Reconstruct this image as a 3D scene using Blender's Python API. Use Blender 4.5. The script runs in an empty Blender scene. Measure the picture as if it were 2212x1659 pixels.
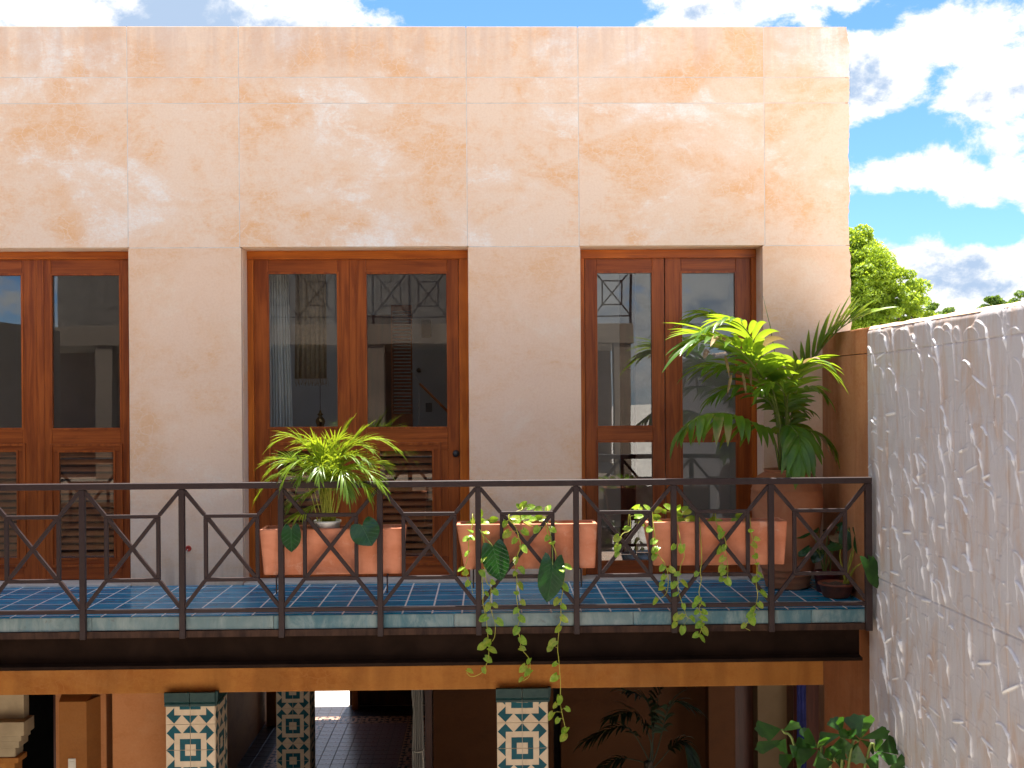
import bpy, bmesh, math, random
import numpy as np
from mathutils import Vector, Matrix, Quaternion
random.seed(7); rng = np.random.default_rng(11)
SC = bpy.context.scene
COL = SC.collection
R_ = math.radians

# ------------------------------------------------------------------ camera
YAW, PITCH, ROLL = R_(1.25), R_(-0.15), R_(0.38)
CAM = Vector((0, -8.5, 1.504)); F = 2351.0; U0, V0 = 1106.0, 853.0
CAM.z += -.018
_f = Vector((math.sin(YAW)*math.cos(PITCH), math.cos(YAW)*math.cos(PITCH), math.sin(PITCH)))
_r0 = Vector((math.cos(YAW), -math.sin(YAW), 0)); _u0 = _r0.cross(_f)
_r = _r0*math.cos(ROLL) - _u0*math.sin(ROLL); _u = _u0*math.cos(ROLL) + _r0*math.sin(ROLL)
cd = bpy.data.cameras.new('camera'); cam = bpy.data.objects.new('camera', cd); COL.objects.link(cam)
M = Matrix((_r, _u, -_f)).transposed().to_4x4(); M.translation = CAM
cam.matrix_world = M
cd.sensor_width = 36; cd.lens = 36*F/2212; cd.shift_y = (V0-829.5)/2212; cd.clip_start = .05; cd.clip_end = 2000
SC.camera = cam

# ------------------------------------------------------------------ node helper
class NT:
    def __init__(s, tree): s.t = tree; s.n = tree.nodes; s.l = tree.links
    def __call__(s, kind, inputs=None, **props):
        nd = s.n.new(kind)
        for k, v in props.items(): setattr(nd, k, v)
        for k, v in (inputs or {}).items(): s.set(nd.inputs[k], v)
        return nd
    def set(s, sock, v):
        if isinstance(v, bpy.types.NodeSocket): s.l.new(v, sock)
        elif isinstance(v, bpy.types.Node): s.l.new(v.outputs[0], sock)
        elif sock.type == 'RGBA' and len(v) == 3: sock.default_value = (*v, 1)
        else: sock.default_value = v
    def math(s, op, a, b=0., c=None, clamp=False):
        nd = s.n.new('ShaderNodeMath'); nd.operation = op; nd.use_clamp = clamp
        s.set(nd.inputs[0], a); s.set(nd.inputs[1], b)
        if c is not None: s.set(nd.inputs[2], c)
        return nd.outputs[0]
    def mix(s, fac, a, b, blend='MIX'):
        nd = s.n.new('ShaderNodeMix'); nd.data_type = 'RGBA'; nd.blend_type = blend
        s.set(nd.inputs[0], fac); s.set(nd.inputs[6], a); s.set(nd.inputs[7], b)
        return nd.outputs[2]
    def noise(s, vec, scale, detail=4., rough=.55, dist=0., out=0):
        nd = s('ShaderNodeTexNoise', {'Scale': scale, 'Detail': detail, 'Roughness': rough, 'Distortion': dist})
        if vec is not None: s.l.new(vec, nd.inputs['Vector'])
        return nd.outputs[out]
    def ss(s, x, lo, hi, a=0., b=1.):
        nd = s.n.new('ShaderNodeMapRange'); nd.interpolation_type = 'SMOOTHSTEP'
        s.set(nd.inputs[0], x); s.set(nd.inputs[1], lo); s.set(nd.inputs[2], hi); s.set(nd.inputs[3], a); s.set(nd.inputs[4], b)
        return nd.outputs[0]
    def scalev(s, vec, sc, loc=(0, 0, 0), rot=(0, 0, 0)):
        nd = s.n.new('ShaderNodeMapping'); s.l.new(vec, nd.inputs[0])
        nd.inputs['Scale'].default_value = sc; nd.inputs['Location'].default_value = loc; nd.inputs['Rotation'].default_value = rot
        return nd.outputs[0]

# ------------------------------------------------------------------ world: daylight sky with cumulus
SUN_EL = R_(74.4)                       # the sun stands high behind the house, almost in the plane of the side wall
SUN_DIR = Vector((0.02, math.cos(SUN_EL), math.sin(SUN_EL))).normalized()
W = bpy.data.worlds.new('World'); SC.world = W; W.use_nodes = True
nt = NT(W.node_tree); nt.n.clear()
sky = nt('ShaderNodeTexSky', sky_type='NISHITA', sun_disc=False, sun_elevation=SUN_EL,
         sun_rotation=math.atan2(SUN_DIR.x, SUN_DIR.y), air_density=1.0, dust_density=.3, ozone_density=2.5)
SKY_S = .078
blue = nt.mix(1., sky.outputs[0], (SKY_S*.46, SKY_S*.66, SKY_S*1.0), 'MULTIPLY')
gd = nt('ShaderNodeTexCoord').outputs['Generated']
sp = nt('ShaderNodeSeparateXYZ', {0: gd})
az = nt.math('ARCTAN2', sp.outputs[0], sp.outputs[1]); el = nt.math('ARCSINE', sp.outputs[2])
ang = nt('ShaderNodeCombineXYZ', {0: az, 1: nt.math('MULTIPLY', el, 1.35), 2: .37}).outputs[0]
big = nt.noise(ang, 6.5, 3, .5, .3); fine = nt.noise(ang, 15., 11, .64, .15)
dens = nt.math('ADD', nt.math('MULTIPLY', big, .45), nt.math('MULTIPLY', fine, .75))
def gauss(a, e, ra, re, amp):           # gap (amp<0) or bank (amp>0) of the cloud cover at azimuth/elevation in degrees
    dx = nt.math('MULTIPLY', nt.math('SUBTRACT', az, R_(a)), 1/R_(ra)); dy = nt.math('MULTIPLY', nt.math('SUBTRACT', el, R_(e)), 1/R_(re))
    q = nt.math('ADD', nt.math('MULTIPLY', dx, dx), nt.math('MULTIPLY', dy, dy))
    return nt.math('MULTIPLY', nt.math('EXPONENT', nt.math('MULTIPLY', q, -1.)), amp)
def pix_dir(u, v):
    d = _r*((u-U0)/F) - _u*((v-V0)/F) + _f; d.normalize()
    return math.degrees(math.atan2(d.x, d.y)), math.degrees(math.asin(d.z))
for (u, v, ra, re, amp) in [(1925, 285, 2.6, 1.1, -.26), (2035, 150, .9, .6, -.15), (1890, 470, 2.8, 1.2, -.25), (2120, 500, 2.0, 1.0, -.23),
                            (1100, 10, 6.0, 1.6, -.36), (1885, 40, 1.3, .5, -.12), (2120, 330, .8, .8, -.10),
                            (400, 10, 7, 3, .3), (1990, 90, 3, 1.6, .12), (1980, 370, 3, 1.0, .13), (2080, 590, 4, 1.5, .2),
                            (2150, 230, 2, 1.8, .14), (1500, 15, 2.0, 1.5, .15), (1870, 180, 2, 1.5, .2)]:
    a, e = pix_dir(u, v); dens = nt.math('ADD', dens, gauss(a, e, ra, re, amp))
mask = nt.ss(dens, .525, .645)
ang2 = nt.scalev(ang, (1, 1, 1), (0.012, -.03, 0.0))
shade = nt.math('SUBTRACT', nt.noise(ang2, 11., 7, .6, .2), nt.noise(ang, 11., 7, .6, .2))
grey = nt.ss(nt.math('ADD', nt.math('MULTIPLY', shade, 1.3), nt.math('MULTIPLY', nt.ss(dens, .62, .95), .46)), .05, .40)
CL = .385
cloud = nt.mix(grey, (1.0*CL, .985*CL, .97*CL), (.40*CL, .52*CL, .70*CL))
zen = nt.ss(el, R_(22), R_(55))         # cover thins a little overhead
col = nt.mix(mask, blue, cloud)
bg = nt('ShaderNodeBackground', {0: col, 1: 1.0})
nt.l.new(bg.outputs[0], nt('ShaderNodeOutputWorld').inputs[0])

sd = bpy.data.lights.new('sun', 'SUN'); sd.energy = 5.0; sd.angle = R_(.53); sd.color = (1, .955, .88)
so = bpy.data.objects.new('sun', sd); COL.objects.link(so); so.rotation_euler = SUN_DIR.to_track_quat('Z', 'Y').to_euler(); so.location = (0, 10, 30)

SC.view_settings.view_transform = 'Standard'; SC.view_settings.look = 'None'
SC.view_settings.exposure = 1.72; SC.view_settings.gamma = 1
SC.render.engine = 'CYCLES'
cy = SC.cycles
cy.use_denoising = True; cy.max_bounces = 9; cy.diffuse_bounces = 5; cy.glossy_bounces = 4; cy.transparent_max_bounces = 16; cy.transmission_bounces = 4
cy.sample_clamp_indirect = 6; cy.caustics_reflective = False; cy.caustics_refractive = False

# ------------------------------------------------------------------ pixel -> place on a real plane (disp pixels, 2212 wide)
def ray(u, v): return _r*((u-U0)/F) - _u*((v-V0)/F) + _f
def PY(u, v, Y):
    d = ray(u, v); return CAM + d*((Y-CAM.y)/d.y)
def PXp(u, v, X):
    d = ray(u, v); return CAM + d*((X-CAM.x)/d.x)
def PZ(u, v, Z):
    d = ray(u, v); return CAM + d*((Z-CAM.z)/d.z)
def fp(ox, oy, s):      # full-resolution crop -> disp
    return lambda x, y: ((ox+x/s)/1.15732, (oy+y/s)/1.15732)

# ------------------------------------------------------------------ materials
def base_mat(name):
    m = bpy.data.materials.new(name); m.use_nodes = True; t = NT(m.node_tree); t.n.clear()
    b = t('ShaderNodeBsdfPrincipled'); o = t('ShaderNodeOutputMaterial'); t.l.new(b.outputs[0], o.inputs[0])
    return m, t, b, o
def bump(t, b, h, strength=.3, dist=.005):
    bp = t('ShaderNodeBump', {'Strength': strength, 'Distance': dist, 'Height': h}); t.l.new(bp.outputs[0], b.inputs['Normal'])
def wpos(t): return t('ShaderNodeNewGeometry').outputs['Position']
def opos(t): return t('ShaderNodeTexCoord').outputs['Object']
def simple(name, c, rough=.5, var=.18, scale=8., bscale=60., bstr=.15, bd=.002, world=False, c2=None, spec=.5, stretch=(1, 1, 1)):
    m, t, b, o = base_mat(name)
    p = wpos(t) if world else opos(t); p = t.scalev(p, stretch)
    n = t.noise(p, scale, 6, .6, .3)
    c2 = c2 or tuple(x*(1-var*2) for x in c)
    t.set(b.inputs['Base Color'], t.mix(t.ss(n, .3, .7), c2, c)); t.set(b.inputs['Roughness'], t.ss(n, .2, .8, rough*1.15, rough*.85))
    b.inputs['Specular IOR Level'].default_value = spec
    if bstr: bump(t, b, t.noise(p, bscale, 4, .6), bstr, bd)
    return m
def plaster(name, pale, orange, white, amt, wamt, seed=0., stain=0.):
    m, t, b, o = base_mat(name)
    p0 = wpos(t); rnd = t('ShaderNodeObjectInfo').outputs['Random']
    off = t('ShaderNodeCombineXYZ', {0: t.math('MULTIPLY', rnd, .45), 1: seed, 2: t.math('MULTIPLY', rnd, .3)}).outputs[0]
    p = t('ShaderNodeVectorMath', {0: p0, 1: off}, operation='ADD').outputs[0]
    pm = t.scalev(p, (1, 1, 1.45))
    n1 = t.noise(pm, 1.15, 10, .68, .45); n2 = t.noise(t.scalev(pm, (1, 1, 1), (7.3, 2.1, 4.4)), 1.0, 9, .66, .35)
    n3 = t.noise(p, 7., 10, .72, 1.5); n4 = t.noise(p, 60., 5, .6); n5 = t.noise(t.scalev(p, (9, 9, 26)), 1.6, 8, .72, 1.2)
    f1 = t.ss(t.math('ADD', t.math('MULTIPLY', n1, .60), t.math('ADD', t.math('MULTIPLY', n3, .24), t.math('MULTIPLY', n5, .22))), .53-amt*.07, .70-amt*.03)
    c = t.mix(t.math('MULTIPLY', f1, amt), pale, orange)
    f2 = t.ss(t.math('ADD', t.math('MULTIPLY', n2, .62), t.math('ADD', t.math('MULTIPLY', n3, .19), t.math('MULTIPLY', n5, .19))), .50, .63)
    c = t.mix(t.math('MULTIPLY', f2, wamt), c, white)
    vor = t('ShaderNodeTexVoronoi', {'Scale': 11.}, feature='DISTANCE_TO_EDGE'); wp = t.mix(.06, p, t.noise(p, 9., 4, .6, 0, 1)); t.l.new(wp, vor.inputs['Vector'])
    cr = t.math('MULTIPLY', t.ss(vor.outputs['Distance'], 0., .035, 1., 0.), t.ss(n1, .48, .62, 0., .35))
    c = t.mix(cr, c, white)
    c = t.mix(t.ss(n4, .35, .75, 0, .16), c, tuple(x*.72 for x in orange))
    zc = t('ShaderNodeSeparateXYZ', {0: p0}).outputs[2]
    if seed in (0., 3.):                     # rain wash under the parapet and splash dirt at the foot, broken up by streaks
        stk = t.noise(t.scalev(p0, (7, 7, .8)), 1., 6, .65, .3)
        top_ = t.math('MULTIPLY', t.ss(zc, 3.75, 4.33), t.ss(stk, .38, .62)); foot = t.math('MULTIPLY', t.ss(zc, 0., .34, 1., 0.), t.ss(stk, .40, .62))
        c = t.mix(t.math('MULTIPLY', top_, .42), c, (.60, .44, .37)); c = t.mix(t.math('MULTIPLY', foot, .5), c, (.46, .30, .21))
    if stain:
        z = t('ShaderNodeSeparateXYZ', {0: p0}).outputs[2]
        st = t.noise(t.scalev(p0, (4.5, 4.5, .7)), 1., 4, .55, .6)
        c = t.mix(t.math('MULTIPLY', t.ss(st, .42, .7), stain), c, tuple(x*.42 for x in orange))
    t.set(b.inputs['Base Color'], c); b.inputs['Roughness'].default_value = .82; b.inputs['Specular IOR Level'].default_value = .25
    bump(t, b, t.math('ADD', t.math('MULTIPLY', n3, .7), t.math('MULTIPLY', n4, .4)), .35, .006)
    return m
PL_UP = plaster('peach_plaster', (.84, .66, .515), (.79, .44, .205), (.88, .83, .77), 1.0, 1.0)
PL_LOW = plaster('pale_plaster', (.82, .605, .45), (.75, .43, .21), (.84, .72, .59), .75, .65, 3.)
PL_OCHRE = plaster('ochre_plaster', (.41, .175, .04), (.29, .095, .016), (.47, .23, .075), .95, .5, 5., .35)
PL_RUST = plaster('rust_plaster', (.52, .24, .11), (.42, .14, .04), (.60, .36, .22), .9, .5, 8., .45)
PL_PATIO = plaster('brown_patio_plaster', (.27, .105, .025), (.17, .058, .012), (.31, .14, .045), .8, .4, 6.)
PL_RUST_SHADE = plaster('shaded_rust_plaster', (.27, .11, .045), (.20, .065, .02), (.32, .16, .08), .9, .5, 8., .4)  # rust plaster darkened to paint in the shade under the balcony
JOINT = simple('joint_mortar', (.76, .69, .64), .9, .1, 10, world=True)

def wood(name, c, c2, axis, rough=.33):
    m, t, b, o = base_mat(name)
    rnd = t('ShaderNodeObjectInfo').outputs['Random']
    off = t('ShaderNodeCombineXYZ', {0: t.math('MULTIPLY', rnd, 9.), 1: t.math('MULTIPLY', rnd, 5.), 2: t.math('MULTIPLY', rnd, 7.)}).outputs[0]
    p = t('ShaderNodeVectorMath', {0: wpos(t), 1: off}, operation='ADD').outputs[0]
    s = [14., 14., 14.]; s[axis] = .9
    q = t.scalev(p, s); n = t.noise(q, 1.6, 8, .65, .6); s2 = [90., 90., 90.]; s2[axis] = 2.2
    g = t.noise(t.scalev(p, s2), 1., 3, .6)
    c0 = t.mix(t.ss(n, .35, .66), c2, c); c0 = t.mix(t.ss(g, .5, .8, 0, .5), c0, tuple(x*.5 for x in c2))
    c0 = t.mix(t.ss(t.noise(p, 2.2, 3, .5), .5, .75, 0., .4), c0, tuple(min(1, x*1.35) for x in c))
    t.set(b.inputs['Base Color'], c0); b.inputs['Roughness'].default_value = rough; b.inputs['Specular IOR Level'].default_value = .3
    bump(t, b, g, .12, .001)
    return m
WOOD_V = wood('mahogany_upright', (.36, .090, .017), (.20, .042, .009), 2)
WOOD_H = wood('mahogany_level', (.36, .090, .017), (.21, .045, .009), 0)
WOODJ_V = wood('cedar_upright', (.50, .135, .016), (.33, .075, .010), 2)
WOODJ_H = wood('cedar_level', (.50, .135, .016), (.32, .070, .010), 0)
WOOD_D = wood('dark_wood', (.10, .028, .016), (.05, .014, .009), 2, .4)
WOOD_L = wood('louvre_wood', (.46, .16, .055), (.28, .085, .03), 0, .38)
def glass_mat():
    m = bpy.data.materials.new('window_glass'); m.use_nodes = True; t = NT(m.node_tree); t.n.clear()
    lw = t('ShaderNodeLayerWeight', {'Blend': .5}); f = t.math('POWER', lw.outputs['Facing'], 4.)
    fac = t.math('ADD', t.math('MULTIPLY', f, .8), .075, clamp=True)
    tr = t('ShaderNodeBsdfTransparent', {0: (.86, .89, .90)}); gl = t('ShaderNodeBsdfGlossy', {'Color': (1, 1, 1), 'Roughness': .003})
    n = t.noise(wpos(t), 1.6, 1, .5); bpn = t('ShaderNodeBump', {'Strength': .05, 'Distance': .01, 'Height': n}); t.l.new(bpn.outputs[0], gl.inputs['Normal'])
    mx = t('ShaderNodeMixShader', {0: fac}); t.l.new(tr.outputs[0], mx.inputs[1]); t.l.new(gl.outputs[0], mx.inputs[2])
    t.l.new(mx.outputs[0], t('ShaderNodeOutputMaterial').inputs[0]); return m
GLASS = glass_mat()
METAL = simple('brown_painted_steel', (.034, .019, .018), .48, .12, 20, 150, .08, .0005, spec=.3)
METAL_B = simple('beam_steel', (.018, .008, .004), .7, .2, 5, 60, .12, .001, world=True, spec=.08)
METAL_LIP = simple('rusty_steel_edge', (.060, .028, .016), .75, .3, 9, 80, .3, .002, world=True, stretch=(2, 1, .5), c2=(.022, .011, .008), spec=.2)
TERRA = simple('terracotta', (.66, .25, .135), .75, .07, 5., 120, .2, .0012, c2=(.52, .165, .075), stretch=(1, 1, 1.6))
_t = NT(TERRA.node_tree); _b = TERRA.node_tree.nodes['Principled BSDF']; _old = _b.inputs['Base Color'].links[0].from_socket
_p = opos(_t); _rnd = _t('ShaderNodeObjectInfo').outputs['Random']; _q = _t('ShaderNodeVectorMath', {0: _p, 1: _t('ShaderNodeCombineXYZ', {0: _t.math('MULTIPLY', _rnd, 7.)}).outputs[0]}, operation='ADD').outputs[0]
_bl = _t.math('MULTIPLY', _t.ss(_t.noise(_q, 9., 9, .7, .6), .53, .68), _t.ss(_t.noise(_q, 2.2, 3, .5), .42, .6, 0., .42))
_c = _t.mix(_bl, _old, (.74, .50, .38)); _c = _t.mix(_t.ss(_t.noise(_t.scalev(_q, (10, 10, 1.2)), 1., 5, .6), .52, .74, 0., .5), _c, (.40, .12, .05)); _t.l.new(_c, _b.inputs['Base Color'])
TERRA_U = simple('urn_clay', (.46, .185, .085), .78, .14, 5., 90, .2, .0015, c2=(.36, .125, .055))
TERRA_B = simple('bowl_clay', (.30, .085, .04), .5, .2, 6.)
RED_POT = simple('red_plastic', (.20, .018, .016), .35, .1, 6.)
WHITE_P = simple('white_plastic', (.74, .74, .72), .4, .05, 6.)
SOIL = simple('potting_soil', (.05, .032, .022), .95, .4, 40., 90, .8, .006, c2=(.14, .10, .07))
SILL = simple('pale_sill_stone', (.62, .58, .52), .7, .1, 9, world=True)
GROUT = simple('white_grout', (.78, .78, .76), .85, .15, 25, world=True)
def blue_tile():
    m, t, b, o = base_mat('blue_glaze'); p = wpos(t); rnd = t('ShaderNodeObjectInfo').outputs['Random']
    off = t('ShaderNodeCombineXYZ', {0: t.math('MULTIPLY', rnd, 30.), 1: t.math('MULTIPLY', rnd, 11.), 2: 0.}).outputs[0]
    p = t('ShaderNodeVectorMath', {0: p, 1: off}, operation='ADD').outputs[0]
    n = t.noise(t.scalev(p, (3., 14., 3.)), 1.6, 8, .65, .8); n2 = t.noise(p, 3., 5, .6, .5)
    c = t.mix(t.ss(n, .32, .7), (.004, .17, .34), (.010, .38, .66)); c = t.mix(t.ss(rnd, 0, 1, 0, .45), c, (.003, .16, .27))
    c = t.mix(t.ss(n, .62, .85, 0, .6), c, (.16, .44, .60))
    t.set(b.inputs['Base Color'], c); b.inputs['Specular IOR Level'].default_value = .38; t.set(b.inputs['Roughness'], t.ss(n2, .3, .7, .10, .2)); bump(t, b, n2, .06, .002); return m
BLUE = blue_tile()
def teal_edge():
    m, t, b, o = base_mat('worn_teal_glaze'); p = wpos(t)
    n = t.noise(t.scalev(p, (5, 5, 2.2)), 1.2, 9, .7, .6); s = t.noise(t.scalev(p, (34, 34, 3)), 1., 5, .6); rnd = t('ShaderNodeObjectInfo').outputs['Random']
    c = t.mix(t.ss(n, .4, .66), (.05, .125, .15), (.20, .26, .255)); c = t.mix(t.ss(s, .5, .78, 0, .6), c, (.05, .15, .20))
    c = t.mix(t.ss(rnd, .2, 1, 0, .45), c, (.27, .28, .24)); c = t.mix(t.ss(t.noise(p, 9., 6, .7, .5), .58, .75, 0, .7), c, (.08, .05, .035))
    t.set(b.inputs['Base Color'], c); b.inputs['Roughness'].default_value = .65; bump(t, b, n, .25, .003); return m
TEAL_EDGE = teal_edge()
def glaze(name, c, c2, rough=.35): return simple(name, c, rough, .1, 9., 40, .1, .001, c2=c2, spec=.3)
CREAM_T = glaze('cream_glaze', (.62, .50, .36), (.54, .42, .29)); TEAL_T = simple('teal_glaze', (.003, .085, .115), .4, .1, 9., 40, .1, .001, c2=(.004, .06, .085), spec=.15)
TEAL_CAP = simple('capital_glaze', (.004, .032, .036), .35, .2, 12, 60, .3, .003, c2=(.018, .05, .048), spec=.2)
RED_T = glaze('clay_floor_tile', (.30, .185, .175), (.20, .12, .12), .3); BRICK_T = glaze('pattern_clay', (.55, .32, .21), (.44, .25, .16), .35); DARK_T = glaze('pattern_dark', (.035, .03, .035), (.02, .018, .02), .35)

def leafmat(name, c, c2, tl, trans=.45, rough=.38, scale=14., vein=0., tip=None):
    m, t, b, o = base_mat(name); p = opos(t); p_raw = p; rnd = t('ShaderNodeObjectInfo').outputs['Random']
    off = t('ShaderNodeCombineXYZ', {0: t.math('MULTIPLY', rnd, 5.), 1: 0., 2: 0.}).outputs[0]
    p = t('ShaderNodeVectorMath', {0: p, 1: off}, operation='ADD').outputs[0]
    n = t.noise(p, scale, 5, .6, .6); c0 = t.mix(t.ss(n, .38, .62), c2, c)
    if tip: c0 = t.mix(t.ss(t.noise(p, 3.1, 4, .6), .6, .72, 0, .85), c0, tip)
    if vein:
        sx = t('ShaderNodeSeparateXYZ', {0: p_raw}); ax = t.math('ABSOLUTE', sx.outputs[0])
        mid = t.ss(ax, 0., vein*.016, 1., 0.)
        w = t.math('SUBTRACT', t.math('MULTIPLY', sx.outputs[1], 1/vein), t.math('MULTIPLY', ax, .75/vein)); fr_ = t.math('ABSOLUTE', t.math('SUBTRACT', t.math('FRACT', t.math('MULTIPLY', w, 7.)), .5))
        sv = t.ss(fr_, 0., .09, .45, 0.); vv = t.math('MAXIMUM', mid, sv)
        c0 = t.mix(t.math('MULTIPLY', vv, .55), c0, tuple(min(1, x*2.4+.02) for x in c)); bump(t, b, t.math('MULTIPLY', vv, -1.), .5, vein*.02)
    t.set(b.inputs['Base Color'], c0); b.inputs['Roughness'].default_value = rough
    tr = t('ShaderNodeBsdfTranslucent'); t.set(tr.inputs[0], t.mix(.65, c0, tl))
    mx = t('ShaderNodeMixShader', {0: trans}); t.l.new(b.outputs[0], mx.inputs[1]); t.l.new(tr.outputs[0], mx.inputs[2]); t.l.new(mx.outputs[0], o.inputs[0])
    return m
LF_ARECA = leafmat('areca_leaf', (.17, .29, .022), (.11, .21, .022), (.50, .56, .02), .5, .34, 5.)
LF_PALM = leafmat('palm_leaf', (.10, .235, .022), (.06, .16, .025), (.48, .60, .02), .5, .34, 4., tip=(.42, .30, .12))
LF_POTHOS = leafmat('pothos_leaf', (.17, .38, .018), (.40, .52, .07), (.45, .66, .03), .42, .28, 2.6, vein=1.)
LF_POTHOS2 = leafmat('pothos_yellow_leaf', (.46, .50, .06), (.20, .38, .03), (.60, .62, .04), .42, .28, 2.2, vein=1.)
LF_DARK = leafmat('dark_heart_leaf', (.016, .072, .016), (.012, .052, .014), (.05, .22, .01), .18, .16, 9., vein=.22)
LF_FISH = leafmat('fishtail_leaf', (.034, .115, .012), (.018, .065, .010), (.08, .20, .01), .35, .4, 10.)
LF_TREE = leafmat('tree_leaf', (.24, .36, .025), (.13, .23, .02), (.62, .74, .04), .55, .5, .8)
LF_TREE2 = leafmat('far_tree_leaf', (.11, .20, .022), (.06, .13, .018), (.30, .42, .03), .4, .55, .8)
STEM = simple('green_stem', (.20, .26, .05), .45, .2, 12); STEM_Y = simple('yellow_stem', (.46, .46, .05), .45, .2, 12)
BARK = simple('bark', (.11, .085, .06), .9, .3, 6, 18, .8, .03)
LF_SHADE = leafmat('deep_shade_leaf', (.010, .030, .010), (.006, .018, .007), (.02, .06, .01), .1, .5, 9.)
DRY = leafmat('dry_leaf', (.36, .24, .12), (.22, .13, .06), (.4, .3, .1), .3, .6, 12.)
def trowel_mat():
    m, t, b, o = base_mat('trowelled_plaster'); p = wpos(t)
    at = t('ShaderNodeAttribute', attribute_name='stain').outputs['Fac']
    n = t.noise(t.scalev(p, (6, 6, 1.1)), 1.6, 8, .65, .8); n2 = t.noise(p, 26., 6, .65, .6)
    f = t.ss(t.math('ADD', t.math('MULTIPLY', n, .8), t.math('MULTIPLY', at, .22)), .41, .62)
    c = t.mix(t.math('MULTIPLY', f, .72), (.50, .48, .485), (.46, .32, .23)); c = t.mix(t.ss(n2, .5, .75, 0, .3), c, (.58, .565, .57)); rg = t('ShaderNodeAttribute', attribute_name='ridge_highlight').outputs['Fac']; c = t.mix(t.ss(rg, .18, .75, 0, .9), c, (.76, .755, .76))  # bright highlight along the trowel ridges is painted into the colour
    t.set(b.inputs['Base Color'], c); b.inputs['Roughness'].default_value = .38; b.inputs['Specular IOR Level'].default_value = .5
    bump(t, b, n2, .25, .004); return m
TROWEL = trowel_mat()
ROOM_W = simple('grey_white_room_paint', (.66, .70, .73), .8, .05, 3, world=True)
ROOM_F = simple('room_floor_stone', (.16, .10, .07), .4, .2, 5, world=True)
GROUND = simple('courtyard_stone', (.66, .60, .52), .8, .15, 1.2, 20, .3, .01, world=True)
OUT_WALL = simple('opposite_plaster', (.22, .165, .12), .85, .12, 1.5, world=True)
CLOTH_W = simple('white_curtain_cloth', (.74, .72, .66), .9, .08, 6., 300, .2, .001)
CLOTH_T = simple('woven_throw_cloth', (.50, .38, .25), .95, .12, 30., 300, .3, .001)
CLOTH_G = simple('striped_grey_cloth', (.36, .34, .31), .9, .35, 3., 200, .2, .001, stretch=(40, 40, .4))
BRASS = simple('aged_brass', (.42, .26, .09), .25, .2, 10); BRASS.node_tree.nodes['Principled BSDF'].inputs['Metallic'].default_value = .9
BLACKM = simple('black_iron', (.018, .017, .018), .38, .2, 20)
WICKER = simple('woven_brown', (.10, .075, .055), .8, .4, 60.)
ROPE = simple('pale_rope', (.62, .58, .5), .9, .2, 60.)
TAN = simple('cream_wall', (.16, .10, .045), .8, .1, 2, world=True)
CREAMST = simple('carved_cream_stone', (.36, .28, .17), .75, .12, 5, world=True)
BLUE_CL = simple('blue_cloth', (.005, .010, .12), .8, .2, 9)
GREYF = simple('grey_panel', (.17, .18, .19), .6, .1, 4)
SWITCH = simple('switch_plastic', (.60, .56, .48), .45, .05, 4)

# ------------------------------------------------------------------ mesh helpers
WM = {}
def link(name, data, world=None, parent=None, kind=None, label=None, cat=None, group=None):
    o = bpy.data.objects.new(name, data); COL.objects.link(o)
    world = world if world is not None else Matrix.Identity(4)
    if isinstance(world, (Vector, tuple)): world = Matrix.Translation(world)
    WM[o] = world.copy()
    if parent is not None:
        o.parent = parent; o.matrix_basis = WM[parent].inverted() @ world
    else: o.matrix_basis = world
    if kind: o['kind'] = kind
    if label: o['label'] = label
    if cat: o['category'] = cat
    if group: o['group'] = group
    return o
def thing(name, label, cat, loc=(0, 0, 0), group=None):
    o = link(name, None, Matrix.Translation(loc), None, None, label, cat, group); o.empty_display_size = .1; return o
def dup(o, delta, parent=None):
    c = o.copy(); COL.objects.link(c)
    if parent is None:
        WM[c] = delta @ WM[o]; c.matrix_basis = WM[c]
    else: c.parent = parent; WM[c] = delta @ WM[o]
    for ch in list(o.children): dup(ch, delta, c)
    return c
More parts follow.
